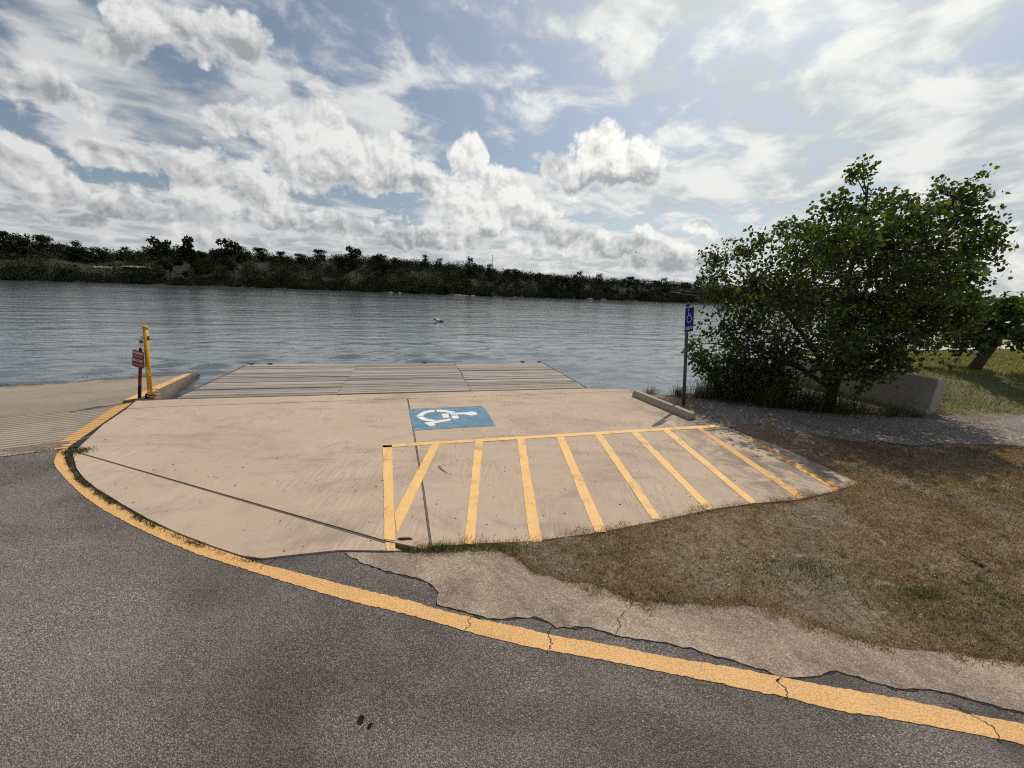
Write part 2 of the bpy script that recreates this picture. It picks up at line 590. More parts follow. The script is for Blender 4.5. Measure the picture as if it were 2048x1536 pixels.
def m_paint(name, col, under, wear=0.5, chips=True, rough=0.65, gran=0.0):
    """old road paint: thin, scuffed, the surface below shows through"""
    m, t, b = material(name)
    p = pos(t)
    n = t.noise(p, 9.0, 8, 0.72, 0.3)
    big = t.noise(p, 1.4, 4, 0.6)
    n3 = t.noise(p, 75, 3, 0.7)
    f = t.m('MULTIPLY_ADD', t.m('SUBTRACT', big, 0.5), 0.5, n)
    f = t.m('MULTIPLY_ADD', t.m('SUBTRACT', n3, 0.5), 0.35, f)
    f = t.ss(f, wear - 0.09, wear + 0.05)
    dirt = t.m('MULTIPLY_ADD', t.noise(p, 3.0, 6, 0.66), 0.45, 0.72)
    c = t.mix(1.0, col, t.comb(dirt, dirt, dirt), 'MULTIPLY')
    h = n3
    if gran:
        cell = t.voro(p, 105)
        c = t.mix(t.m('MULTIPLY', t.ss(cell, 0.42, 0.68), gran), c, under)
        h = t.m('SUBTRACT', 0.7, cell)
    c = t.mix(t.m('MULTIPLY', f, 0.8), c, under)
    t.put(b.inputs['Base Color'], c)
    b.inputs['Roughness'].default_value = rough
    b.inputs['Specular IOR Level'].default_value = 0.3
    bump(t, b, h, 0.45, 0.004)
    return m


def m_wood():
    m, t, b = material('weathered_plank')
    p = obco(t)
    r = t.node('ShaderNodeObjectInfo').outputs['Random']
    p = t.v('ADD', p, t.comb(t.m('MULTIPLY', r, 37.0), t.m('MULTIPLY', r, 11.0)))
    g = t.noise(t.v('MULTIPLY', p, (1.2, 24, 24)), 1.6, 7, 0.66, 0.4)
    big = t.noise(t.v('MULTIPLY', p, (0.5, 2, 2)), 1.4, 4, 0.6)
    c = t.ramp(g, [(0.25, (0.20, 0.172, 0.145)), (0.5, (0.40, 0.35, 0.298)), (0.75, (0.53, 0.47, 0.405))])
    k = t.m('MULTIPLY_ADD', r, 0.40, t.m('MULTIPLY_ADD', big, 0.5, 0.42))
    c = t.mix(1.0, c, t.comb(k, k, k), 'MULTIPLY')
    sp = t.ss(t.noise(p, 9, 3, 0.6), 0.68, 0.76)
    c = t.mix(t.m('MULTIPLY', sp, 0.6), c, (0.06, 0.05, 0.042))
    t.put(b.inputs['Base Color'], c)
    b.inputs['Roughness'].default_value = 0.85
    b.inputs['Specular IOR Level'].default_value = 0.2
    bump(t, b, g, 0.5, 0.004)
    return m


def m_soil():
    m, t, b = material('soil')
    p = pos(t)
    a = t.noise(p, 0.8, 6, 0.65, 0.6)
    d = t.noise(p, 6.0, 7, 0.7, 0.4)
    g = t.noise(p, 45, 5, 0.7)
    c = t.mix(t.ss(a, 0.35, 0.65), (0.20, 0.142, 0.098), (0.29, 0.215, 0.150))
    c = t.mix(t.ss(d, 0.45, 0.72), c, (0.36, 0.275, 0.19))
    c = t.mix(t.m('MULTIPLY', t.ss(t.noise(p, 2.2, 5, 0.6), 0.55, 0.7), 0.3), c, (0.085, 0.085, 0.035))
    k = t.m('MULTIPLY_ADD', t.ss(g, 0.3, 0.7), 0.9, 0.5)
    c = t.mix(1.0, c, t.comb(k, k, k), 'MULTIPLY')
    t.put(b.inputs['Base Color'], c)
    b.inputs['Roughness'].default_value = 0.95
    bump(t, b, t.m('ADD', g, t.m('MULTIPLY', d, 2.0)), 1.0, 0.03)
    return m


def m_gravel():
    m, t, b = material('gravel_ground')
    p = pos(t)
    v = t.sep(t.voro(p, 38, out=1))[0]
    cell = t.voro(p, 38)
    a = t.noise(p, 1.1, 6, 0.65, 0.6)
    c = t.mix(v, (0.19, 0.158, 0.13), (0.38, 0.335, 0.285))
    c = t.mix(t.ss(a, 0.48, 0.68), c, (0.17, 0.13, 0.095))
    c = t.mix(t.m('MULTIPLY', t.ss(cell, 0.4, 0.7), 0.7), c, (0.085, 0.07, 0.06))
    t.put(b.inputs['Base Color'], c)
    b.inputs['Roughness'].default_value = 0.95
    bump(t, b, t.m('SUBTRACT', 1.0, cell), 0.8, 0.02)
    return m


def m_island(name, stops, rough=0.8, trans=0.0, tint=None, big=None, spec=0.2):
    """one colour per loose piece (blade, leaf, stone)"""
    m, t, b = material(name)
    r = t.node('ShaderNodeNewGeometry').outputs['Random Per Island']
    if big:
        n = t.noise(pos(t), big[0], 4, 0.6)
        r = t.m('ADD', t.m('MULTIPLY', r, 1 - big[1]), t.m('MULTIPLY', t.ss(n, 0.32, 0.68), big[1]))
    c = t.ramp(r, stops)
    t.put(b.inputs['Base Color'], c)
    b.inputs['Roughness'].default_value = rough
    b.inputs['Specular IOR Level'].default_value = spec
    if trans:
        tr = t.node('ShaderNodeBsdfTranslucent')
        t.put(tr.inputs[0], t.mix(1.0, c, tint or (1.3, 1.5, 0.6), 'MULTIPLY'))
        mx = t.node('ShaderNodeMixShader')
        mx.inputs[0].default_value = trans
        t.l.new(b.outputs[0], mx.inputs[1])
        t.l.new(tr.outputs[0], mx.inputs[2])
        t.l.new(mx.outputs[0], t.n['Material Output'].inputs[0])
    return m


def m_bark(name, col):
    m, t, b = material(name)
    p = obco(t)
    n = t.noise(t.v('MULTIPLY', p, (1, 1, 0.25)), 16, 6, 0.65, 0.5)
    c = t.mix(n, tuple(x * 0.5 for x in col), tuple(x * 1.5 for x in col))
    t.put(b.inputs['Base Color'], c)
    b.inputs['Roughness'].default_value = 0.95
    bump(t, b, n, 0.9, 0.02)
    return m


def m_water():
    m, t, b = material('lake_water')
    p = pos(t)
    rot = t.node('ShaderNodeVectorRotate', rotation_type='Z_AXIS')
    t.put(rot.inputs['Vector'], p)
    rot.inputs['Angle'].default_value = math.radians(-14)
    w = rot.outputs[0]
    n1 = t.noise(t.v('MULTIPLY', w, (0.55, 1.5, 1)), 1.7, 4, 0.55, 0.5)
    n2 = t.noise(t.v('MULTIPLY', w, (0.6, 1.3, 1)), 6.5, 3, 0.55, 0.3)
    gust = t.noise(t.v('MULTIPLY', w, (0.4, 1.0, 1)), 0.055, 4, 0.6)
    k = t.ss(gust, 0.3, 0.7, 0.55, 1.25)
    n3 = t.noise(t.v('MULTIPLY', w, (0.6, 1.2, 1)), 0.45, 3, 0.5, 0.3)
    h = t.m('MULTIPLY', t.m('MULTIPLY_ADD', n3, 3.0, t.m('MULTIPLY_ADD', n2, 0.12, n1)), k)
    b.inputs['Base Color'].default_value = (0.105, 0.125, 0.134, 1)
    b.distribution = 'MULTI_GGX'
    b.inputs['Roughness'].default_value = 0.08
    b.inputs['IOR'].default_value = 1.9
    bump(t, b, h, 0.8, 0.055)
    return m


def m_hill():
    m, t, b = material('hill_ground')
    p = pos(t)
    a = t.noise(p, 0.035, 6, 0.62, 0.5)
    d = t.noise(p, 0.22, 6, 0.65)
    c = t.mix(t.ss(a, 0.56, 0.70), (0.020, 0.023, 0.009), (0.095, 0.073, 0.038))
    c = t.mix(t.ss(d, 0.5, 0.7), c, (0.015, 0.018, 0.007))
    t.put(b.inputs['Base Color'], c)
    b.inputs['Roughness'].default_value = 0.95
    return m


def m_lawn():
    m, t, b = material('lawn_soil')
    p = pos(t)
    a = t.noise(p, 0.45, 5, 0.62)
    g = t.noise(p, 30, 5, 0.7)
    c = t.mix(t.ss(a, 0.36, 0.62), (0.085, 0.098, 0.032), (0.175, 0.145, 0.075))
    k = t.m('MULTIPLY_ADD', g, 0.8, 0.6)
    c = t.mix(1.0, c, t.comb(k, k, k), 'MULTIPLY')
    t.put(b.inputs['Base Color'], c)
    b.inputs['Roughness'].default_value = 0.95
    bump(t, b, g, 0.6, 0.02)
    return m


M = dict(
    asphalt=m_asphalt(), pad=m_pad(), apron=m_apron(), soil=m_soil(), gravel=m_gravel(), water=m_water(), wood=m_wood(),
    hill=m_hill(), lawn=m_lawn(),
    ramp=m_concrete('ramp_concrete', (0.33, 0.275, 0.215), (0.18, 0.155, 0.125), (0.40, 0.335, 0.265), wet=(-0.50, -0.38)),
    curb=m_concrete('curb_concrete', (0.165, 0.145, 0.110), (0.09, 0.08, 0.062), (0.215, 0.185, 0.142), wet=(-0.50, -0.22)),
    wall=m_concrete('wall_concrete', (0.38, 0.335, 0.27), (0.22, 0.19, 0.155), (0.46, 0.41, 0.345)),
    stop=m_concrete('stop_concrete', (0.36, 0.30, 0.235), (0.21, 0.175, 0.14), (0.44, 0.37, 0.295)),
    path=m_concrete('path_concrete', (0.55, 0.48, 0.40), (0.4, 0.34, 0.28), (0.62, 0.55, 0.47)),
    line=m_paint('edge_line_paint', (0.82, 0.47, 0.175), (0.07, 0.06, 0.055), wear=0.74, gran=0.34),
    hatch=m_paint('hatch_paint', (0.88, 0.535, 0.205), (0.42, 0.30, 0.18), wear=0.63),
    hatch_worn=m_paint('worn_hatch_paint', (0.76, 0.40, 0.125), (0.36, 0.22, 0.12), wear=0.60),
    stripe=m_paint('stripe_paint', (0.78, 0.44, 0.16), (0.34, 0.24, 0.15), wear=0.64),
    blue=m_paint('blue_paint', (0.105, 0.235, 0.335), (0.36, 0.31, 0.25), wear=0.60),
    white=m_paint('white_paint', (0.80, 0.80, 0.77), (0.30, 0.34, 0.37), wear=0.75),
    tar=plain('tar', (0.024, 0.021, 0.020), 0.8, bmp=0.5),
    dark_wood=plain('dark_wood', (0.07, 0.055, 0.042), 0.9),
    galv=plain('dull_post_metal', (0.085, 0.085, 0.095), 0.55, 0.4),
    sign_blue=plain('sign_blue', (0.018, 0.035, 0.27), 0.45, var=0.04, bmp=0.0),
    sign_white=plain('sign_white', (0.72, 0.74, 0.78), 0.5, var=0.04, bmp=0.0),
    sign_red=plain('sign_red', (0.20, 0.012, 0.022), 0.5, var=0.06, bmp=0.0),
    sign_pink=plain('faded_lettering', (0.62, 0.40, 0.40), 0.6, var=0.05, bmp=0.0),
    alu=plain('aluminium', (0.45, 0.45, 0.45), 0.4, 0.8),
    post_yellow=plain('post_yellow', (0.62, 0.34, 0.025), 0.5, var=0.1),
    post_red=plain('post_red', (0.23, 0.035, 0.03), 0.75, var=0.25, scale=30),
    black=plain('black_paint', (0.02, 0.017, 0.017), 0.7),
    brass=plain('brass', (0.30, 0.21, 0.07), 0.35, 0.9),
    steel=plain('dark_steel', (0.10, 0.09, 0.085), 0.45, 0.8),
    chain=plain('yellow_chain', (0.66, 0.42, 0.12), 0.5),
    buoy=plain('buoy_white', (0.74, 0.72, 0.69), 0.45, var=0.06),
    buoy_band=plain('buoy_band', (0.16, 0.12, 0.10), 0.5),
    bird=plain('bird_dark', (0.02, 0.02, 0.022), 0.8, bmp=0),
    rock=m_concrete('granite', (0.30, 0.255, 0.22), (0.16, 0.13, 0.115), (0.37, 0.32, 0.28)),
    pink_rock=m_concrete('pink_granite', (0.10, 0.066, 0.057), (0.055, 0.038, 0.033), (0.14, 0.095, 0.082)),
    bark=m_bark('bark', (0.085, 0.062, 0.047)),
    bark2=m_bark('red_bark', (0.042, 0.030, 0.024)),
    leaf=m_island('leaf', [(0.0, (0.026, 0.042, 0.010)), (0.5, (0.060, 0.086, 0.016)), (0.88, (0.105, 0.132, 0.026)), (1.0, (0.18, 0.175, 0.04))], 0.42, 0.42, (1.35, 1.55, 0.5), spec=0.4),
    far_leaf=m_island('far_foliage', [(0.0, (0.009, 0.013, 0.004)), (0.6, (0.019, 0.026, 0.008)), (1.0, (0.038, 0.045, 0.014))], 0.9, 0.08),
    far_leaf2=m_island('far_foliage_grey', [(0.0, (0.015, 0.017, 0.009)), (0.6, (0.026, 0.029, 0.015)), (1.0, (0.042, 0.044, 0.024))], 0.9, 0.1),
    brush=m_island('shore_brush', [(0.0, (0.009, 0.012, 0.004)), (0.6, (0.018, 0.022, 0.008)), (1.0, (0.038, 0.041, 0.015))], 0.9, 0.08, big=(0.05, 0.5)),
    dry_grass=m_island('dry_grass', [(0.0, (0.115, 0.092, 0.036)), (0.3, (0.25, 0.190, 0.09)), (0.7, (0.445, 0.335, 0.185)), (1.0, (0.76, 0.62, 0.41))], 0.8, 0.38, (1.2, 1.08, 0.72), big=(0.9, 0.3)),
    green_grass=m_island('green_grass', [(0.0, (0.04, 0.068, 0.016)), (0.6, (0.09, 0.125, 0.028)), (1.0, (0.19, 0.19, 0.06))], 0.7, 0.25, (1.3, 1.5, 0.6)),
    lawn_grass=m_island('lawn_grass', [(0.0, (0.11, 0.13, 0.030)), (0.55, (0.21, 0.20, 0.055)), (1.0, (0.40, 0.31, 0.13))], 0.8, 0.42, (1.3, 1.4, 0.6), big=(0.5, 0.5)),
    reed=m_island('tall_grass', [(0.0, (0.028, 0.042, 0.012)), (0.6, (0.068, 0.092, 0.024)), (0.9, (0.14, 0.155, 0.05)), (1.0, (0.40, 0.33, 0.19))], 0.55, 0.42, (1.3, 1.5, 0.6), spec=0.3),
    straw=m_island('straw', [(0.0, (0.30, 0.24, 0.14)), (1.0, (0.55, 0.46, 0.29))], 0.7, 0.1),
    stones=m_island('loose_stone', [(0.0, (0.12, 0.098, 0.078)), (0.6, (0.30, 0.26, 0.215)), (1.0, (0.50, 0.45, 0.39))], 0.9),
    chips=m_island('chip_stone', [(0.0, (0.06, 0.05, 0.045)), (0.5, (0.22, 0.19, 0.165)), (1.0, (0.55, 0.50, 0.45))], 0.9),
    litter=m_island('dead_leaf', [(0.0, (0.05, 0.032, 0.02)), (0.6, (0.125, 0.075, 0.042)), (1.0, (0.24, 0.16, 0.095))], 0.8),
    specks=m_island('dark_speck', [(0.0, (0.025, 0.018, 0.013)), (0.7, (0.07, 0.05, 0.035)), (1.0, (0.14, 0.10, 0.07))], 0.9),
)


# ------------------------------------------------------------------ plan of the place (metres, camera foot at the origin, lake ahead)
L = {
    'line_outer': [(-5.367, 4.285), (-5.326, 4.156), (-5.066, 3.908), (-4.896, 3.786), (-4.461, 3.517), (-4.107, 3.307), (-3.646, 3.069), (-3.203, 2.869), (-2.762, 2.686), (-2.37, 2.539), (-1.924, 2.405), (-1.643, 2.319), (-1.023, 2.141), (-0.602, 2.051), (-0.253, 1.954), (0.073, 1.871), (0.285, 1.834), (0.613, 1.785), (0.97, 1.719), (1.317, 1.655), (1.53, 1.612), (1.787, 1.549), (2.103, 1.513), (2.391, 1.462), (2.564, 1.433), (3.052, 1.354), (3.747, 1.24)],
    'line_inner': [(-5.366, 4.316), (-5.246, 4.163), (-4.944, 3.919), (-4.572, 3.661), (-4.23, 3.463), (-3.791, 3.238), (-3.362, 3.032), (-3.01, 2.881), (-2.582, 2.717), (-2.211, 2.59), (-1.83, 2.459), (-1.568, 2.399), (-1.076, 2.268), (-0.632, 2.165), (-0.386, 2.09), (-0.152, 2.038), (0.126, 1.986), (0.295, 1.943), (0.637, 1.889), (1.01, 1.817), (1.336, 1.772), (1.587, 1.724), (1.806, 1.684), (2.131, 1.633), (2.43, 1.57), (2.682, 1.524), (3.19, 1.44), (3.906, 1.315)],
    'apron_low': [(-1.259, 2.61), (-1.106, 2.522), (-0.895, 2.436), (-0.556, 2.348), (-0.448, 2.241), (-0.445, 2.136), (-0.218, 2.078), (-0.05, 2.039), (0.205, 2.07), (0.303, 2.036), (0.341, 2.0), (0.548, 2.009), (0.699, 1.954), (0.901, 1.928), (1.0, 1.915), (1.139, 1.884), (1.312, 1.824), (1.466, 1.778), (1.587, 1.724), (1.728, 1.735), (1.927, 1.775), (2.026, 1.744), (2.177, 1.68), (2.375, 1.687), (2.517, 1.647), (2.749, 1.577), (3.245, 1.474), (3.991, 1.355)],
    'apron_up': [(-0.953, 2.634), (-0.756, 2.64), (-0.04, 2.707), (0.124, 2.586), (0.235, 2.461), (0.433, 2.401), (0.642, 2.377), (0.766, 2.321), (0.886, 2.232), (1.005, 2.238), (1.176, 2.224), (1.404, 2.218), (1.706, 2.229), (1.861, 2.198), (1.98, 2.122), (2.092, 2.046), (2.254, 1.981), (2.472, 1.932), (2.733, 1.929), (2.95, 1.892), (3.132, 1.874), (3.767, 1.799), (4.709, 1.695)],
    'apron_crack': [(0.899, 2.228), (0.832, 2.152), (0.746, 2.076), (0.747, 2.019), (0.7, 1.958)],
    'pad_left': [(-5.066, 4.081), (-5.311, 4.416), (-5.735, 5.064), (-6.071, 5.748), (-6.289, 6.14)],
    'pad_curve': [(-5.066, 4.081), (-4.676, 3.769), (-4.374, 3.567), (-4.054, 3.387), (-3.561, 3.141), (-3.141, 2.939), (-2.726, 2.76), (-2.323, 2.613), (-2.018, 2.514), (-1.843, 2.491)],
    'pad_low': [(-1.843, 2.491), (-1.584, 2.556), (-1.303, 2.62), (-0.953, 2.634), (-0.758, 2.646)],
    'pad_grass': [(-0.758, 2.646), (-0.611, 2.704), (-0.294, 2.76), (0.203, 2.823), (0.78, 2.975), (1.436, 3.207), (2.021, 3.442), (2.56, 3.592), (3.111, 3.71), (3.742, 3.959), (4.147, 4.165)],
    'pad_right': [(4.147, 4.165), (4.063, 4.668), (3.945, 5.272), (3.729, 5.648), (3.552, 6.207), (3.463, 6.743), (2.875, 7.708), (2.638, 8.247)],
    'head_far': [(-6.341, 6.193), (-6.213, 6.211), (-5.831, 6.358), (1.653, 8.315), (2.679, 8.386)],
    'head_joint': [(-6.094, 5.771), (-5.571, 5.963), (-1.959, 6.96), (-0.231, 7.428), (2.638, 8.247)],
    'joint1': [(-5.16, 4.186), (-0.993, 2.756), (-0.763, 2.664)],
    'joint2': [(-1.955, 6.943), (-1.313, 4.98), (-0.853, 3.534), (-0.607, 2.723)],
    'st0': [(-1.679, 4.73), (3.493, 6.125), (3.453, 5.999), (-1.637, 4.643)],
    'st1': [(-1.67, 4.714), (-1.554, 4.726), (-0.916, 2.774), (-1.006, 2.782)],
    'st2': [(-0.989, 2.744), (-0.901, 2.736), (-0.873, 2.645), (-0.939, 2.641)],
    'st3': [(-1.045, 4.828), (-0.944, 4.849), (-0.927, 2.864), (-1.038, 3.165)],
    'st4': [(-0.479, 4.992), (-0.378, 5.03), (-0.258, 2.763), (-0.342, 2.764)],
    'st5': [(0.102, 5.145), (0.207, 5.156), (0.302, 2.829), (0.201, 2.823)],
    'st6': [(0.676, 5.269), (0.785, 5.301), (0.888, 3.004), (0.78, 2.997)],
    'st7': [(1.265, 5.435), (1.376, 5.469), (1.461, 3.225), (1.371, 3.235)],
    'st8': [(1.855, 5.608), (1.967, 5.634), (2.067, 3.454), (1.975, 3.43)],
    'st9': [(2.399, 5.759), (2.522, 5.795), (2.589, 3.613), (2.501, 3.597)],
    'st10': [(3.007, 5.928), (3.107, 5.962), (3.219, 3.769), (3.104, 3.73)],
    'st11': [(3.591, 5.591), (3.676, 5.6), (3.809, 4.009), (3.673, 3.964)],
    'blue': [(-1.762, 6.32), (-0.509, 6.665), (-0.222, 5.638), (-1.425, 5.296)],
    's_ring1': [(-1.281, 6.324), (-1.212, 6.333), (-1.133, 6.321), (-1.027, 6.277), (-0.953, 6.258), (-0.965, 6.162), (-1.04, 6.16), (-1.135, 6.214), (-1.255, 6.206)],
    's_ring2': [(-1.314, 6.298), (-1.378, 6.289), (-1.452, 6.23), (-1.499, 6.154), (-1.523, 6.059), (-1.541, 5.947), (-1.432, 5.96), (-1.434, 6.013), (-1.418, 6.082), (-1.371, 6.156), (-1.293, 6.208)],
    's_ring3': [(-1.534, 5.922), (-1.492, 5.866), (-1.407, 5.767), (-1.337, 5.727), (-1.25, 5.716), (-1.174, 5.798), (-1.232, 5.8), (-1.319, 5.824), (-1.387, 5.879), (-1.426, 5.935)],
    's_seat': [(-1.161, 6.11), (-1.048, 6.142), (-0.997, 5.936), (-1.089, 5.899)],
    's_arm': [(-0.982, 6.035), (-0.881, 6.061), (-0.835, 5.911), (-0.935, 5.883)],
    's_leg': [(-1.334, 5.626), (-1.27, 5.693), (-1.067, 5.839), (-0.979, 5.887), (-0.947, 5.803), (-1.185, 5.62), (-1.14, 5.553), (-1.217, 5.496)],
    's_body': [(-1.023, 6.155), (-0.918, 6.199), (-0.804, 6.235), (-0.739, 6.249), (-0.718, 6.28), (-0.689, 6.3), (-0.656, 6.305), (-0.624, 6.295), (-0.596, 6.272), (-0.576, 6.238), (-0.568, 6.198), (-0.571, 6.158), (-0.585, 6.123), (-0.608, 6.096), (-0.638, 6.082), (-0.67, 6.081), (-0.701, 6.094), (-0.779, 6.128), (-0.893, 6.107), (-0.992, 6.074)],
    'water_ramp': [(-11.767, 8.476), (-11.358, 8.981), (-10.82, 9.472), (-10.01, 9.945), (-8.872, 10.542)],
    'stripe': [(-5.346, 4.287), (-6.43, 6.304)],
    'stop': [(2.521, 7.801), (3.057, 6.313), (3.219, 6.367)],
    'gravel_up': [(3.712, 7.493), (4.217, 7.491), (4.721, 7.316), (5.9, 7.05), (7.371, 6.99), (7.952, 7.002), (8.78, 6.899), (10.353, 7.48), (14.892, 7.465)],
    'gravel_low': [(3.553, 6.258), (4.217, 6.183), (4.657, 5.856), (5.206, 5.554), (5.822, 5.557), (6.307, 5.507), (7.245, 5.66), (7.946, 5.611), (10.799, 5.266)],
    'root': [(3.913, 2.928), (3.873, 2.799), (3.896, 2.741), (3.916, 2.713), (3.78, 2.649), (3.657, 2.561)],
}

WATER_Z = -0.48

pad_outline = (L['pad_curve'] + L['pad_low'][1:] + L['pad_grass'][1:] + L['pad_right'][1:]
               + L['head_far'][::-1] + L['pad_left'][::-1][1:-1])
asphalt_outline = ([(-45, -40), (-45, -22), (-6.825, 3.316), (-5.357, 4.286), (-4.6, 3.95), (-3.0, 3.1), (-1.84, 2.62), (-1.0, 2.66),
                    (-0.7, 2.62), (-0.2, 2.42), (0.2, 2.28), (0.7, 2.13), (1.5, 2.0), (2.2, 1.83), (3.2, 1.66), (4.0, 1.5), (30, -3.0), (30, -40)])
apron_outline = L['apron_low'] + L['apron_up'][::-1]
gravel_outline = L['gravel_up'] + L['gravel_low'][::-1]
land_outline = [(-150, -60), (150, -60), (150, 75), (60, 42), (26, 21), (14.9, 16.6), (11.5, 14.6), (8.6, 12.6), (7.3, 11.2), (6.9, 10.4), (6.2, 9.6),
                (5.4, 9.0), (4.4, 8.5), (3.5, 8.2), (2.6, 8.1), (1.6, 8.0), (-5.9, 6.1), (-6.1, 5.4), (-5.7, 4.6),
                (-16.5, -2.5), (-22, 3), (-40, -5), (-150, -40)]
WALL0, WALL1 = (8.22, 7.30), (7.32, 10.72)
grass_outline = (L['apron_up'][1:] + [(13, 1.0), (13, 5.2)] + L['gravel_low'][::-1][1:] + [(3.56, 6.2)]
                 + L['pad_right'][:4][::-1] + L['pad_grass'][::-1][1:])


def ground_z(P):
    x, y = P[:, 0], P[:, 1]
    z = 0.010 + 0.012 * vnoise(x * 1.7, y * 1.7, 3) + 0.007 * vnoise(x * 5, y * 5, 4)
    right_of_wall = x > 8.36 - (y - 7.3) * 0.263
    z = z + np.where(right_of_wall, 0.50 * sstep(y, 7.15, 9.7) + 0.03 * vnoise(x * 0.8, y * 0.8, 8) * sstep(y, 7.2, 9), 0)
    hard = inside(P, pad_outline) | inside(P, asphalt_outline) | inside(P, apron_outline)
    near = np.minimum(pdist(P, pad_outline, True), np.minimum(pdist(P, asphalt_outline, True), pdist(P, apron_outline, True)))
    z = np.where(hard, -0.06 * sstep(near, 0.02, 0.15) - 0.012, z)
    lake = ~inside(P, land_outline)
    d = pdist(P, land_outline, True)
    z = np.where(lake, np.maximum(-0.05 - 0.42 * d, -1.3), np.minimum(z, z * sstep(d, 0, 0.6) + 0.0))
    return z


def build_ground():
    xs = np.concatenate([np.arange(-150, -12, 6.0), np.arange(-12, -3, 0.5), np.arange(-3, 12, 0.1), np.arange(12, 30, 0.6), np.arange(30, 151, 6.0)])
    ys = np.concatenate([np.arange(-60, -3, 3.0), np.arange(-3, 1, 0.4), np.arange(1, 11, 0.1), np.arange(11, 26, 0.4), np.arange(26, 80, 3.0)])
    X, Y = np.meshgrid(xs, ys)
    P = np.stack([X.ravel(), Y.ravel()], 1)
    V = np.concatenate([P, ground_z(P)[:, None]], 1)
    nx, ny = len(xs), len(ys)
    i = (np.arange(ny - 1)[:, None] * nx + np.arange(nx - 1)[None, :]).ravel()
    F = np.stack([i, i + 1, i + nx + 1, i + nx], 1)
    o = np_mesh('ground', V, F, M['soil'], smooth=True)
    o.data.materials.append(M['lawn'])
    c = V[F].mean(1)
    lawn = ((c[:, 1] > 7.6) & (c[:, 0] > 8.4 - (c[:, 1] - 7.3) * 0.263)) | (c[:, 0] > 13)
    o.data.polygons.foreach_set('material_index', lawn.astype(np.int32))
    tag(o, kind='structure')


build_ground()

# asphalt road with its painted edge line
road = MB().prism(asphalt_outline, -0.08, 0.0).build('asphalt_road', M['asphalt'])
tag(road, kind='structure')


def along(a, b, n):
    """resample two facing polylines to n matching stations"""
    out = []
    for q in (a, b):
        q = np.array(q)
        s = np.concatenate([[0], np.cumsum(np.hypot(*np.diff(q, axis=0).T))])
        u = np.linspace(0, s[-1], n)
        out.append(np.stack([np.interp(u, s, q[:, 0]), np.interp(u, s, q[:, 1])], 1))
    return out


def smooth_line(p, it=2):
    p = np.array(p)
    for _ in range(it):
        q = p.copy()
        q[1:-1] = (p[:-2] + 2 * p[1:-1] + p[2:]) / 4
        p = q
    return p


lo, li = along(L['line_outer'], L['line_inner'], 420)
lo, li = smooth_line(lo, 4), smooth_line(li, 4)
r_ = np.random.default_rng(5)
w_ = li - lo
lo = lo + w_ * r_.normal(0, 0.022, (420, 1))
li = li + w_ * r_.normal(0, 0.022, (420, 1))
MB().prism([tuple(p) for p in lo] + [tuple(p) for p in li[::-1]], 0.0005, 0.004).build('edge_line', M['line'], road)

# black crack where the old apron broke away; first stretch is painted edge shadow
for seg, wd, sd in ((L['apron_low'][:7], 0.006, 1), (L['apron_low'][6:13], 0.012, 2), (L['apron_low'][12:19], 0.007, 3), (L['apron_low'][18:], 0.007, 4)):
    c = ragged(seg, 0.022, 0.009, sd)
    rr = random.Random(sd)
    up = [(x + rr.uniform(0, 0.006), y + 0.004) for x, y in c]
    dn = [(x, y - wd * rr.uniform(0.02, 1.0) ** 1.6) for x, y in c]
    MB().prism(up + dn[::-1], 0.0008, 0.0028).build('crack_shade_seam', M['tar'], road)
# fine cracks over the line and apron
cr = random.Random(9)
for pts in ([(-1.78, 2.40), (-1.80, 2.43), (-1.76, 2.47), (-1.74, 2.52)], [(-0.25, 1.93), (-0.20, 1.99), (-0.22, 2.03), (-0.17, 2.08)],
            [(0.27, 1.82), (0.30, 1.88), (0.28, 1.95), (0.33, 2.02)], [(1.52, 1.60), (1.56, 1.66), (1.53, 1.70), (1.60, 1.75)],
            [(2.44, 1.43), (2.50, 1.50), (2.46, 1.55), (2.40, 1.62)]):
    c = ragged(pts, 0.010, 0.007, cr.randint(0, 99))
    wr = [cr.uniform(0.0005, 0.0035) for _ in c]
    MB().prism([(x - w, y) for (x, y), w in zip(c, wr)] + [(x + w, y) for (x, y), w in zip(c[::-1], wr[::-1])], 0.004, 0.0062).build('crack', M['tar'], road)

# worn old concrete apron between road and grass, cracked in two
up_r = ragged(L['apron_up'], 0.05, 0.010, 21)
lo_r = ragged(L['apron_low'], 0.04, 0.009, 22)
ck = L['apron_crack']
ku = min(range(len(up_r)), key=lambda i: abs(up_r[i][0] - ck[0][0]))
kl = min(range(len(lo_r)), key=lambda i: abs(lo_r[i][0] - ck[-1][0]))
apron = empty('concrete_apron')
tag(apron, kind='structure')
for side in (0, 1):
    crack = [(x + (0.0035 if side else -0.0035), y) for x, y in ragged(ck, 0.025, 0.008, 31)]
    if side == 0:
        ring = lo_r[:kl] + crack[::-1] + up_r[:ku][::-1]
    else:
        ring = crack + lo_r[kl + 1:] + up_r[ku + 1:][::-1]
    MB().prism(ring, -0.05, 0.0065).build('apron_piece', M['apron'], apron)

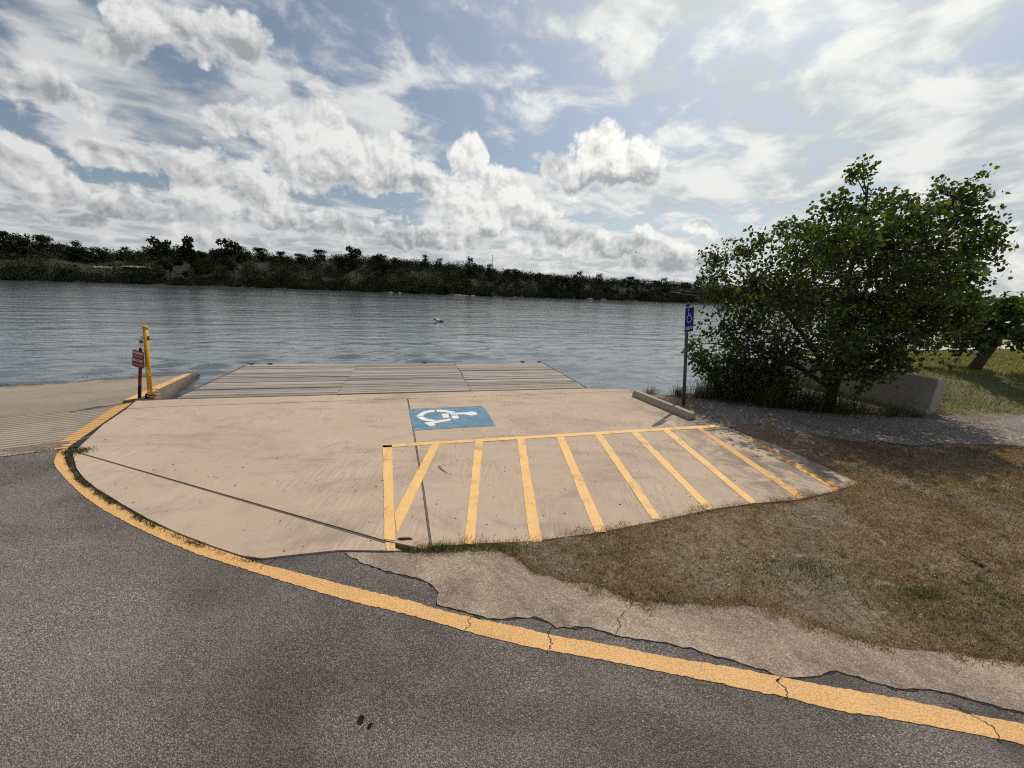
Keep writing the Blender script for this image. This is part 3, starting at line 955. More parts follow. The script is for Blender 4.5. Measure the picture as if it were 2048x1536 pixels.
# ------------------------------------------------------------------ parking pad
pad = empty('parking_pad')
tag(pad, kind='structure')
TOP = 0.014
j1, j2, hj, hf = L['joint1'], L['joint2'], L['head_joint'], L['head_far']
slab_a = L['pad_curve'] + L['pad_low'][1:4] + [(-0.80, 2.648)] + [(-0.993, 2.750)] + [j1[0]]
slab_b = [j1[0], (-0.993, 2.760), (-0.64, 2.67), j2[3], j2[2], j2[1], (-1.957, 6.955), hj[1], hj[0], L['pad_left'][2], L['pad_left'][1]]
slab_c = [j2[0], j2[1], j2[2], j2[3]] + L['pad_grass'][1:] + L['pad_right'][1:] + [hj[3]]
slab_c[0] = (-1.955, 6.957)
header = [hj[0], hj[1], hj[2], hj[3], hj[4], (2.70, 8.36), hf[3], hf[2], hf[1], hf[0]]
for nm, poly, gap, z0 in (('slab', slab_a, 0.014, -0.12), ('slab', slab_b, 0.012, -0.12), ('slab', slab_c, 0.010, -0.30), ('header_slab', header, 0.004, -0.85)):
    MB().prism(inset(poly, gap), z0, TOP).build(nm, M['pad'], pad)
# felt strips pressed into the joints, standing a little unevenly
for pts, wd in ((j1[:2], 0.006), (j2, 0.006)):
    c = ragged(pts, 0.10, 0.002, 41)
    MB().prism([(x - wd, y - wd * 0.6) for x, y in c] + [(x + wd, y + wd * 0.6) for x, y in c[::-1]], -0.05, 0.008).build(
        'joint_filler', plain('joint_felt', (0.16, 0.135, 0.11), 0.95), pad)
# painted hatching of the access aisle
names = {0: 'aisle_border', 1: 'aisle_border', 2: 'aisle_border'}
for k in range(12):
    q = L['st%d' % k]
    mat = M['hatch_worn'] if k in (10, 11) else M['hatch']
    ring = ragged(q + [q[0]], 0.09, 0.0035, 60 + k)[:-1]
    zt = TOP + (0.0048 if k in (0, 1) else 0.0040)
    MB().prism(ring, TOP + 0.0006, zt).build(names.get(k, 'hatch_stripe'), mat, pad)
# blue panel with the wheelchair symbol
panel = MB().prism(ragged(L['blue'] + L['blue'][:1], 0.10, 0.006, 80)[:-1], TOP + 0.0006, TOP + 0.0035).build('access_panel', M['blue'], pad)
for k in ('s_ring1', 's_ring2', 's_ring3', 's_seat', 's_arm', 's_leg', 's_body'):
    nm = {'s_seat': 'symbol_seat', 's_arm': 'symbol_arm', 's_leg': 'symbol_leg', 's_body': 'symbol_body'}.get(k, 'symbol_wheel')
    MB().prism(L[k], TOP + 0.0036, TOP + 0.0068).build(nm, M['white'], panel)

# ------------------------------------------------------------------ boat ramp: grooved concrete running down into the lake
RO = np.array([-5.352, 4.287])
RV = np.array([-0.473, 0.881])
RU = np.array([0.835, 0.550])


def ramp_z(v):
    return np.where(v < 1.9, 0.006 - 0.002 * v, 0.002 - 0.0935 * (v - 1.9))


def ramp_mesh(u0, u1, lift=0.0):
    vs, zs = [], []
    v = 0.0
    while v < 9.5:
        dp = 0.030 * (1 - 0.75 * float(sstep(np.array(v), 2.6, 4.6)))
        z = lambda q: float(ramp_z(np.array(q)))
        for q, dz in ((v, 0), (v + 0.054, 0), (v + 0.059, -dp), (v + 0.095, -dp)):
            vs.append(q)
            zs.append(z(q) + dz)
        v += 0.1
    us = np.linspace(u0, u1, max(2, int(abs(u1 - u0) / 0.5) + 1))
    vs, zs = np.array(vs), np.array(zs)
    V = np.zeros((len(vs), len(us), 3))
    wob = 0.004 * np.sin(us * 2.1) + 0.003 * np.sin(us * 5.3)
    V[:, :, 0] = RO[0] + RV[0] * vs[:, None] + RU[0] * us[None, :]
    V[:, :, 1] = RO[1] + RV[1] * vs[:, None] + RU[1] * us[None, :]
    V[:, :, 2] = zs[:, None] + lift + wob[None, :] * 0.6
    n, k = len(vs), len(us)
    i = (np.arange(n - 1)[:, None] * k + np.arange(k - 1)[None, :]).ravel()
    return V.reshape(-1, 3), np.stack([i, i + 1, i + k + 1, i + k], 1)


V_, F_ = ramp_mesh(-13.0, -0.17)
ramp = np_mesh('boat_ramp', V_, F_, M['ramp'])
tag(ramp, kind='structure')
V_, F_ = ramp_mesh(-0.17, 0.0, 0.001)
keep = ((V_[F_].mean(1) - np.array([*RO, 0]))[:, :2] @ RV) / (RV @ RV) < 2.35
np_mesh('edge_stripe', V_, F_[keep], M['stripe'], ramp)


def kerb_z(v):
    return 0.006 - 0.0835 * max(v - 2.35, 0.0)


# raised kerb running down beside the ramp, broken off at the water, yellow on top
rk = random.Random(3)
vv = np.linspace(2.25, 6.62, 40)
n_ = len(vv)
ring = []
for i, v in enumerate(vv):
    end = max(0.0, (v - 5.7) / 0.92)
    j = lambda a: rk.uniform(-a, a) * (0.15 + end)
    zt = kerb_z(v) - 0.10 * end ** 3 + j(0.015)
    P2 = lambda u: tuple(RO + RV * (v + j(0.04)) + RU * u)
    ring.append([(*P2(-0.17), -1.2), (*P2(-0.17), zt - 0.004), (*P2(0.012 + j(0.03)), zt - 0.006 - 0.04 * end * rk.random()), (*P2(0.030 + j(0.05)), zt - 0.20 + j(0.05)), (*P2(0.045 + j(0.06)), -1.2)])
v_ = [p for r in ring for p in r]
f_ = [(i * 5 + k, i * 5 + k + 1, (i + 1) * 5 + k + 1, (i + 1) * 5 + k) for i in range(n_ - 1) for k in range(4)]
f_ += [tuple((n_ - 1) * 5 + k for k in range(5)), tuple(4 - k for k in range(5))]
MB().add(v_, f_).build('kerb_wall', M['curb'], ramp)
vs_ = np.linspace(2.30, 5.95, 26)
b = MB()
top = [(*(RO + RV * v + RU * (-0.166)), kerb_z(v) + 0.0035) for v in vs_] + [(*(RO + RV * v + RU * (0.006 - 0.02 * rk.random() * (v > 4.5))), kerb_z(v) + 0.0035) for v in vs_]
k_ = len(vs_)
b.add(top + [(x, y, z - 0.0031) for x, y, z in top], [(i, i + 1, k_ + i + 1, k_ + i) for i in range(k_ - 1)]
      + [(i, 2 * k_ + i, 2 * k_ + i + 1, i + 1) for i in range(k_ - 1)] + [(k_ + i, k_ + i + 1, 3 * k_ + i + 1, 3 * k_ + i) for i in range(k_ - 1)])
b.build('kerb_stripe', M['stripe'], ramp)
# dirt packed in the joint between ramp and pad
e0, e1 = RO + RV * 0.02, RO + RV * 2.2
MB().prism(ragged([tuple(e0 - RU * 0.004), tuple(e1 - RU * 0.004)], 0.06, 0.005, 91) + ragged([tuple(e1 + RU * 0.14), tuple(e0 + RU * 0.20)], 0.06, 0.004, 92), -0.1, 0.0015).build(
    'joint_dirt', plain('joint_dirt', (0.035, 0.028, 0.022), 0.95), ramp)
# thin slab between header and kerb
MB().prism([(-6.345, 6.20), (-6.10, 5.79), (-6.42, 6.26), (-6.47, 6.40), (-6.24, 6.42), (-6.20, 6.235)], -0.7, 0.0045).build('kerb_foot', M['curb'], ramp)

# ------------------------------------------------------------------ lake
def build_lake():
    az = np.radians(np.linspace(-88, 88, 760))
    drop = np.linspace(2.53 * 384 / 5.6, 2.53 * 384 / 110, 360)
    r = np.concatenate([2.53 * 384 / drop, [130, 150, 175, 200, 300, 500, 900, 2500]])
    A, R = np.meshgrid(az, r)
    X, Y = R * np.sin(A), R * np.cos(A)
    Z = np.zeros_like(X)
    g = np.random.default_rng(2)
    for k in range(64):
        lam = 0.24 * (1.5 / 0.24) ** g.random()
        th = math.radians(-76) + g.normal(0, 0.42)      # wind across the lake, a little towards the ramp
        amp = 0.0128 * lam ** 0.98 * g.uniform(0.5, 1.2)
        ph = g.uniform(0, 6.28)
        kx, ky = math.cos(th) * 2 * math.pi / lam, math.sin(th) * 2 * math.pi / lam
        s = np.sin(X * kx + Y * ky + ph + 0.6 * np.sin(X * 0.31 + k) + 0.5 * np.sin(Y * 0.23 - k))
        fade = np.clip(1 - (R * R / 921.0 * 2.2 - lam * 0.25) / (lam * 0.6), 0, 1)
        Z += amp * (s + 0.25 * s * s) * fade
    # calmer and rougher lanes of wind
    lane = 0.62 + 0.5 * sstep(vnoise(X * 0.12 + 3, Y * 0.35, 12), -0.5, 0.6)
    calm = sstep(R, 8, 17) * 0.7 + 0.30
    Z = Z * lane * calm
    V = np.stack([X, Y, Z + WATER_Z], -1).reshape(-1, 3)
    n, k = R.shape
    i = (np.arange(n - 1)[:, None] * k + np.arange(k - 1)[None, :]).ravel()
    F = np.stack([i, i + k, i + k + 1, i + 1], 1)
    o = np_mesh('lake', V, F, M['water'], smooth=True)
    tag(o, kind='structure')


build_lake()

# ------------------------------------------------------------------ dock of weathered planks
DA = math.radians(14.72)
dock = empty('boat_dock', (-5.87, 6.415, 0.0), DA)
tag(dock, 'low wooden dock of weathered grey planks in front of the concrete pad', 'dock')
DW, DD = 7.80, 3.16
rows = 22
pw = DD / rows
rd = random.Random(17)
plank_meshes = []
for j in range(5):
    g = rd.uniform(0.010, 0.026)
    plank_meshes.append(MB().box(-DW / 6 + 0.004, DW / 6 - 0.004, -pw / 2 + g / 2, pw / 2 - g / 2, -0.038, 0.0, 0.004).build('plank', M['wood'], dock))
first = list(plank_meshes)
for r in range(rows):
    for c in range(3):
        if first:
            o = first.pop()
        else:
            o = plank_meshes[rd.randrange(5)].copy()
            link(o, dock)
        o.location = (DW * (c + 0.5) / 3 + rd.uniform(-0.006, 0.006), 0.012 + pw * (r + 0.5) + rd.uniform(-0.004, 0.004), 0.010 + rd.uniform(-0.007, 0.005))
        o.rotation_euler = (math.radians(rd.uniform(-3.0, 3.0)), math.radians(rd.uniform(-0.12, 0.12)), math.radians(rd.uniform(-0.15, 0.15)) + (math.pi if rd.random() < 0.5 else 0))
for x in np.linspace(0.15, DW - 0.15, 7):
    MB().box(x - 0.04, x + 0.04, 0.03, DD - 0.01, -0.20, -0.036).build('joist', M['dark_wood'], dock)
MB().box(-0.045, -0.003, 0.0, DD + 0.02, -0.22, 0.002).build('fascia_board', M['dark_wood'], dock)
MB().box(DW + 0.003, DW + 0.045, 0.0, DD + 0.02, -0.22, 0.002).build('fascia_board', M['dark_wood'], dock)
MB().box(-0.045, DW + 0.045, DD + 0.022, DD + 0.062, -0.22, -0.004).build('fascia_board', M['dark_wood'], dock)
for x in (0.35, 2.6, 5.2, 7.35):
    MB().box(x - 0.4, x + 0.4, 0.3, DD - 0.3, -0.55, -0.21).build('float_drum', M['black'], dock)
for x, y in ((0.10, DD - 0.07), (0.52, DD - 0.06), (DW - 0.09, DD - 0.05), (DW - 0.62, DD - 0.06), (4.35, DD - 0.05)):
    m = MB().box(x - 0.035, x + 0.035, y - 0.02, y + 0.02, 0.012, 0.022)
    m.tube([(x - 0.085, y, 0.05), (x - 0.03, y, 0.044), (x + 0.03, y, 0.044), (x + 0.085, y, 0.05)], [0.008, 0.012, 0.012, 0.008], 6)
    m.tube([(x - 0.022, y, 0.02), (x - 0.022, y, 0.044)], 0.01, 6).tube([(x + 0.022, y, 0.02), (x + 0.022, y, 0.044)], 0.01, 6)
    m.build('mooring_cleat', M['steel'], dock)

# ------------------------------------------------------------------ gravel track, path on the lawn
gr = MB().prism(ragged(L['gravel_up'], 0.12, 0.05, 51) + ragged(L['gravel_low'][::-1], 0.12, 0.07, 52), -0.06, 0.026).build('gravel_track', M['gravel'])
tag(gr, kind='structure')
pth = MB().prism([(9.9, 11.9), (12.35, 13.1), (21.1, 15.98), (60, 29), (60, 32.5), (25.0, 19.0), (14.3, 15.25), (9.2, 12.6)], 0.2, 0.56).build('shore_path', M['path'])
tag(pth, kind='structure')

# ------------------------------------------------------------------ far shore
RIDGE = [(-165.5, 113.1, 10.0), (-156.7, 122.6, 11.1), (-153.8, 125.3, 12.1), (-151.0, 127.9, 10.9), (-145.7, 132.8, 9.1), (-145.1, 133.4, 7.3), (-141.6, 136.6, 8.7), (-137.2, 140.7, 8.3), (-132.3, 145.2, 10.6), (-129.1, 148.2, 13.5), (-126.1, 151.0, 12.3), (-124.4, 152.5, 13.7), (-122.5, 154.3, 10.1), (-118.5, 158.1, 11.9), (-114.7, 161.6, 16.2), (-112.5, 163.6, 12.9), (-105.3, 165.2, 13.0), (-97.5, 165.6, 11.6), (-89.6, 166.1, 10.8), (-81.4, 166.6, 13.5), (-67.2, 167.4, 15.8), (-57.1, 168.0, 14.0), (-51.0, 168.4, 11.9), (-38.6, 169.1, 13.1), (-32.4, 169.5, 11.6), (-20.0, 171.9, 13.2), (-11.7, 175.8, 10.3), (-0.7, 181.1, 9.6), (11.0, 186.7, 8.3), (31.1, 196.4, 9.4), (42.1, 201.6, 8.6), (59.3, 208.7, 8.2), (80.9, 217.4, 8.5), (104.3, 226.8, 8.8), (140.3, 239.9, 9.0), (200.5, 259.2, 9.0), (326.2, 299.6, 8.5), (458.0, 341.9, 10.4)]
SKYTREES = [(-0.9069, 34.8, 16.92), (-0.8872, 30, 17.54), (-0.8681, 36.8, 16.84), (-0.8318, 33.9, 14.97), (-0.8273, 32.8, 13.2), (-0.8032, 36.8, 14.73), (-0.7729, 43.0, 14.65), (-0.7389, 41.6, 16.84), (-0.7167, 9, 17.31), (-0.696, 34.7, 18.09), (-0.6843, 8, 17.44), (-0.6712, 35.3, 15.99), (-0.6432, 34.1, 17.64), (-0.6172, 10, 19.76), (-0.6021, 34.6, 18.65), (-0.5677, 43.1, 19.35), (-0.5322, 41.9, 17.85), (-0.4947, 41.7, 17.1), (-0.4546, 41.6, 19.73), (-0.3816, 20, 20.09), (-0.3276, 35.7, 19.72), (-0.2942, 39.5, 17.95), (-0.2245, 40.8, 19.24), (-0.1888, 42.3, 17.95), (-0.1161, 30, 18.51), (-0.0664, 33.0, 16.0), (-0.004, 39.3, 15.74), (0.0587, 40.1, 14.47), (0.1573, 38.1, 15.48), (0.206, 34.1, 14.56), (0.277, 37.7, 14.33), (0.3562, 33.1, 14.4), (0.4309, 43.2, 15.2)]
RIDGE = [(-330.0, -40.0, 9.0), (-230.0, 40.0, 9.0)] + RIDGE
RIDGE += [(700.0, 410.0, 10.0)]
R_AZ = np.array([math.atan2(x, y) for x, y, h in RIDGE])
R_D = np.array([math.hypot(x, y) for x, y, h in RIDGE])
R_H = np.array([h for x, y, h in RIDGE])
ker = np.array([1, 2, 3, 2, 1]) / 9.0
R_H = np.convolve(np.pad(R_H, 2, mode='edge'), ker, 'valid')


def hill_z(az, t):
    h = np.interp(az, R_AZ, R_H)
    s = np.clip(t / 45.0, 0, 1)
    z = -0.6 + (h + 0.6) * (0.35 * s + 0.65 * s * s * (3 - 2 * s))
    z = z * (1 - 0.25 * sstep(t, 60, 220))
    return z + 0.35 * np.sin(az * 190) * s + 0.3 * np.sin(t * 0.35 + az * 60) * s


def build_hills():
    az = np.linspace(R_AZ[0], R_AZ[-1], 420)
    ts = np.array([-6, -2, 0, 1.5, 3, 5, 8, 12, 16, 21, 27, 34, 41, 48, 60, 90, 140, 220, 500])
    A, T = np.meshgrid(az, ts)
    D = np.interp(A, R_AZ, R_D) + T + 1.2 * np.sin(A * 130) * np.clip((20 - T) / 20, 0, 1)
    Z = np.where(T < 0, -1.2, hill_z(A, np.maximum(T, 0)))
    V = np.stack([D * np.sin(A), D * np.cos(A), Z], -1).reshape(-1, 3)
    n, k = A.shape
    i = (np.arange(n - 1)[:, None] * k + np.arange(k - 1)[None, :]).ravel()
    o = np_mesh('far_hills', V, np.stack([i, i + 1, i + k + 1, i + k], 1), M['hill'], smooth=True)
    tag(o, kind='structure')


build_hills()


# ------------------------------------------------------------------ far trees
def clump_mesh(name, n, lobes, size, seed, mat, spread=1.0):
    """foliage: small leaf-spray quads spread through the volume of several lobes"""
    g = np.random.default_rng(seed)
    lob = np.array(lobes)
    w = lob[:, 3] ** 2
    idx = g.choice(len(lob), n, p=w / w.sum())
    d = g.normal(size=(n, 3))
    d /= np.linalg.norm(d, axis=1)[:, None]
    rad = g.random(n) ** 0.45
    c = lob[idx, :3] + d * (lob[idx, 3:4] * rad[:, None] * spread) * np.array([1, 1, 0.8])
    a = g.normal(size=(n, 3)) + d * 0.6
    a /= np.linalg.norm(a, axis=1)[:, None]
    b = np.cross(a, g.normal(size=(n, 3)))
    b /= np.linalg.norm(b, axis=1)[:, None]
    e = np.cross(a, b)
    s = size * g.uniform(0.55, 1.35, (n, 1))
    V = np.stack([c - b * s * 0.5, c + e * s * 0.42, c + b * s * 0.6, c - e * s * 0.42], 1).reshape(-1, 3)
    F = np.arange(n * 4).reshape(n, 4)
    me = np_mesh(name, V, F, mat)
    return me


def crown_lobes(seed, kind):
    r = random.Random(seed)
    out = []
    if kind == 'wide':
        for k in range(16):
            a = r.uniform(0, 6.28)
            q = r.uniform(0.0, 0.34)
            z = r.uniform(0.16, 0.84) - q * 0.30
            out.append((q * math.cos(a), q * math.sin(a), max(z, 0.12), r.uniform(0.11, 0.20)))
    elif kind == 'tall':
        for k in range(12):
            a = r.uniform(0, 6.28)
            z = 0.18 + 0.76 * k / 11
            q = r.uniform(0.02, 0.24) * (1.05 - 0.80 * (k / 11))
            out.append((q * math.cos(a), q * math.sin(a), z, r.uniform(0.07, 0.15)))
    else:      # open, sparse top
        for k in range(13):
            a = r.uniform(0, 6.28)
            q = r.uniform(0.03, 0.30)
            out.append((q * math.cos(a), q * math.sin(a), r.uniform(0.22, 0.92), r.uniform(0.07, 0.14)))
    return out


far_kinds = []
for k, (kind, mt) in enumerate((('wide', 'far_leaf'), ('wide', 'far_leaf'), ('tall', 'far_leaf'), ('open', 'far_leaf'), ('wide', 'far_leaf2'), ('wide', 'far_leaf'))):
    lb = crown_lobes(100 + k, kind)
    crown = clump_mesh('crown', 1150 if kind != 'open' else 800, lb, 0.058, 200 + k, M[mt])
    b = MB()
    b.tube([(0, 0, -0.06), (0.01, 0, 0.18), (0.0, 0.015, 0.36), (0.02, 0.0, 0.62)], [0.035, 0.026, 0.022, 0.008], 6)
    for (x, y, z, r) in lb[:7]:
        b.tube([(0, 0, 0.2 + 0.25 * z), (x * 0.5, y * 0.5, z * 0.75), (x, y, z)], [0.015, 0.010, 0.004], 4, False)
    trunk = b.build('trunk', M['bark'])
    far_kinds.append((crown, trunk))
used_kind = set()


def far_tree(az, t, height, kind, label, group, rnd, widen=1.0):
    D = float(np.interp(az, R_AZ, R_D)) + t
    z = float(hill_z(np.array(az), np.array(t))) - 0.25
    root = empty('oak_tree', (D * math.sin(az), D * math.cos(az), z), rnd.uniform(0, 6.28))
    root.scale = (height * widen, height * widen, height)
    tag(root, label, 'tree', group)
    cr, tr = far_kinds[kind]
    if kind in used_kind:
        cr, tr = cr.copy(), tr.copy()
        link(cr)
        link(tr)
    used_kind.add(kind)
    cr.parent = root
    tr.parent = root
    return root


S_AZ = np.array([a for a, t, z in SKYTREES])
S_TOP = np.array([z for a, t, z in SKYTREES])
rt = random.Random(23)
special = {1: ('broad dark oak crowning the hill at the far left of the shore', 0), 8: ('tall spreading tree, first of the high group left on the skyline', 3),
           10: ('slim pointed tree standing between two taller crowns on the far shore', 2), 13: ('tallest open-topped tree on the far shoreline above the dock post', 3),
           19: ('high rounded tree on the far shore above the left part of the dock', 3), 24: ('rounded oak on the ridge just left of the thin mast', 1)}
gname = 'oaks on the far shore'
for k, (az, t, top) in enumerate(SKYTREES):      # azimuth, metres behind the water line, height of the top
    label, kind = special.get(k, ('dark oak on the wooded skyline across the lake', rt.choice((0, 1, 5, 0, 1, 4))))
    h = max(5.0, top - float(hill_z(np.array(az), np.array(t))) + 0.3)
    grp = gname if k not in special else 'tall trees on the far shore'
    far_tree(az, t, h * 1.04, kind, label, grp, rt, 1.15 if h < 9 else 0.85)
count = 0
for k in range(900):
    if count >= 46:
        break
    az = rt.uniform(math.radians(-58), math.radians(56))
    t = rt.choice((rt.uniform(4, 20), rt.uniform(15, 50), rt.uniform(30, 60)))
    D = float(np.interp(az, R_AZ, R_D)) + t
    h = rt.uniform(4.5, 8.5)
    base = float(hill_z(np.array(az), np.array(t)))
    lim = float(np.interp(az, S_AZ, S_TOP)) * 0.95
    h = min(h, lim - base)
    if h < 2.6:
        continue
    # leave the dry clearings on the left hillside open
    if math.radians(-53) < az < math.radians(-43) and 14 < t < 34:
        continue
    far_tree(az, t, h, rt.choice((0, 1, 5, 4, 0, 5)), 'dark round oak on the hillside across the lake', 'oaks on the far hillside', rt, 1.25)
    count += 1

# far-off wood and shoreline thicket: each one continuous mass
def foliage_mass(name, az, t, hgt, wide, m, size, seed, mat, label, cat):
    g = np.random.default_rng(seed)
    n = len(az)
    D = np.interp(az, R_AZ, R_D) + t
    c = np.stack([D * np.sin(az), D * np.cos(az), hill_z(az, t)], 1)[:, None, :]
    d = g.normal(size=(n, m, 3))
    d /= np.linalg.norm(d, axis=2)[..., None]
    d[..., 2] = d[..., 2] * 0.5 + 0.5
    p = (c + d * (g.random((n, m, 1)) ** 0.35) * np.stack([hgt * wide, hgt * wide, hgt], 1)[:, None, :]).reshape(-1, 3)
    N = len(p)
    a = g.normal(size=(N, 3))
    a /= np.linalg.norm(a, axis=1)[:, None]
    b = np.cross(a, g.normal(size=(N, 3)))
    b /= np.linalg.norm(b, axis=1)[:, None]
    s = size * g.uniform(0.6, 1.4, (N, 1))
    V = np.stack([p - a * s * 0.5, p + b * s * 0.5, p + a * s * 0.6], 1).reshape(-1, 3)
    o = np_mesh(name, V, np.arange(N * 3).reshape(N, 3), mat)
    tag(o, label, cat, kind='stuff')


gb = np.random.default_rng(31)
az_ = gb.uniform(math.radians(-60), math.radians(58), 1700)
t_ = np.abs(gb.normal(0, 7, 1700)) + 0.3
foliage_mass('shore_brush', az_, t_, gb.uniform(1.0, 3.8, 1700), 0.9, 80, 0.45, 32, M['brush'], 'low dark brush and thicket along the far shore', 'brush')
az_ = gb.uniform(math.radians(-60), math.radians(58), 3000)
t_ = gb.uniform(6, 75, 3000)
open_ = (az_ > math.radians(-50)) & (az_ < math.radians(-44)) & (t_ > 16) & (t_ < 30)
open_ |= (vnoise(az_ * 60, t_ * 0.10, 44) > 0.75) & (t_ < 30)
lim_ = np.interp(az_, S_AZ, S_TOP) * 0.93 - hill_z(az_, t_)
h_ = np.minimum(gb.uniform(2.4, 6.8, 3000), lim_)
k_ = (~open_) & (h_ > 1.2)
foliage_mass('far_wood', az_[k_], t_[k_], h_[k_], 0.62, 120, 0.55, 33, M['far_leaf'], 'dark scrub oak wood covering the hills across the lake', 'wood')


def boulder(name, c, size, seed, mat, parent=None, squash=0.55):
    bm = bmesh.new()
    bmesh.ops.create_icosphere(bm, subdivisions=2, radius=1.0)
    g = np.random.default_rng(seed)
    dirs = g.normal(size=(9, 3))
    dirs /= np.linalg.norm(dirs, axis=1)[:, None]
    cut = g.uniform(0.62, 0.95, 9)
    for v in bm.verts:
        p = np.array(v.co)
        for dd, cc in zip(dirs, cut):
            k = p @ dd
            if k > cc:
                p = p - dd * (k - cc)
        v.co = Vector(p * (1 + g.normal(0, 0.02)))
    me = bpy.data.meshes.new(name)
    bm.to_mesh(me)
    bm.free()
    me.materials.append(mat)
    o = bpy.data.objects.new(name, me)
    o.location = c
    o.scale = size
    o.rotation_euler = (0, 0, g.uniform(0, 6.28))
    return link(o, parent)


def shore_rock(az_deg, t, size, seed, label, mat='rock', group=None, rz=None):
    az = math.radians(az_deg)
    D = float(np.interp(az, R_AZ, R_D)) + t
    z = max(float(hill_z(np.array(az), np.array(max(t, 0)))), WATER_Z)
    o = boulder('boulder', (D * math.sin(az), D * math.cos(az), z), size, seed, M[mat])
    o.rotation_euler = (0, 0, -az if rz is None else rz)
    tag(o, label, 'rock', group)


shore_rock(-8.0, -1.2, (4.2, 1.0, 0.40), 1, 'long pale flat rock at the far water line above the dock', 'rock')
shore_rock(-6.2, -0.6, (1.4, 0.8, 0.3), 2, 'short pale rock just right of the long flat shore rock', 'rock')
shore_rock(10.7, -0.5, (2.2, 1.2, 0.8), 3, 'pale boulder at the far water line above the blue panel', 'rock')
shore_rock(12.6, -0.3, (1.6, 1.1, 0.9), 4, 'smaller pale boulder second of the pair on the far bank', 'rock')
for k, (a, t, s) in enumerate(((21.6, 24, (7, 4, 1.3)), (23.6, 21, (5, 3.5, 1.1)), (22.6, 29, (7, 4, 1.4)), (25.6, 4, (4, 3, 0.9)))):
    shore_rock(a, t, s, 10 + k, ('leftmost low reddish granite outcrop on the far hillside above the blue sign', 'reddish granite outcrop on the far hillside nearest the bushy tree crown',
                                 'highest reddish granite outcrop on the far hillside above the blue sign', 'small reddish rock low at the far water line beside the tree crown')[k],
               'pink_rock', 'granite outcrops on the far hillside')
for k, (a, t, s) in enumerate(((-43.5, 25, (6, 2.5, 0.8)), (-46.2, 27, (4, 2, 0.7)), (-17.6, -0.4, (1.2, 0.8, 0.5)), (-16.4, -0.5, (0.9, 0.7, 0.4)))):
    shore_rock(a, t, s, 20 + k, ('low tan ledge in the dry clearing on the left hillside', 'smaller tan ledge left in the dry hillside clearing',
                                 'small pale rock at the far water line', 'tiny pale stone beside the small rock on the far water line')[k], 'rock')

# thin mast on the ridge
az = math.atan2(-10.2, 167.3)
D = float(np.interp(az, R_AZ, R_D)) + 62
mz = float(hill_z(np.array(az), np.array(62.0)))
mast = empty('radio_mast', (D * math.sin(az), D * math.cos(az), mz))
tag(mast, 'thin grey mast rising above the trees on the far ridge', 'mast')
ht = 22.6 - mz
MB().tube([(0, 0, -0.5), (0, 0, ht * 0.6), (0, 0, ht)], [0.22, 0.18, 0.12], 6).build('mast_pole', M['steel'], mast)
MB().tube([(-0.8, 0, ht * 0.96), (0.8, 0, ht * 0.96)], 0.07, 5).build('antenna_arm', M['steel'], mast)

# ------------------------------------------------------------------ retaining wall
wd = (Vector(WALL1) - Vector(WALL0))
wl = wd.length
wall = empty('retaining_wall', (WALL0[0], WALL0[1], 0), math.atan2(wd.y, wd.x))
tag(wall, 'low grey concrete retaining wall behind the bushy tree', 'wall')
MB().box(0, wl, -0.22, 0.0, -0.6, 0.715, 0.018).build('wall_body', M['wall'], wall)
MB().box(0.002, wl + 0.3, -0.221, 0.05, -0.7, 0.10, 0.02).build('footing', M['wall'], wall)


# ------------------------------------------------------------------ leafy trees by the track
LEAF = np.array([(0, 0, 0), (-0.36, 0.16, 0.05), (-0.50, 0.40, 0.07), (-0.26, 0.72, 0.03), (0, 1.0, -0.04), (0.26, 0.72, 0.03), (0.50, 0.40, 0.07), (0.36, 0.16, 0.05), (0, 0.45, 0.0)])
LEAF_F = [(0, 8, 1), (1, 8, 2), (2, 8, 3), (3, 8, 4), (4, 8, 5), (5, 8, 6), (6, 8, 7), (7, 8, 0)]


def leaves_mesh(name, C, size, seed, mat, parent, droop=0.5, wind=None):
    g = np.random.default_rng(seed)
    n = len(C)
    nrm = g.normal(size=(n, 3)) * np.array([1, 1, 0.8]) + np.array([0, 0, 0.35])
    nrm /= np.linalg.norm(nrm, axis=1)[:, None]
    d = g.normal(size=(n, 3)) + np.array([0, 0, -droop]) + (np.array(wind) if wind else 0)
    d -= nrm * np.sum(d * nrm, 1)[:, None]
    d /= np.linalg.norm(d, axis=1)[:, None]
    s = np.cross(d, nrm)
    k = size * g.uniform(0.6, 1.25, n)
    V = (C[:, None, :] + k[:, None, None] * (LEAF[None, :, 0:1] * s[:, None, :] + LEAF[None, :, 1:2] * d[:, None, :] + LEAF[None, :, 2:3] * nrm[:, None, :]))
    F = np.array(LEAF_F)[None] + (np.arange(n) * 9)[:, None, None]
    return np_mesh(name, V.reshape(-1, 3), F.reshape(-1, 3), mat, parent)


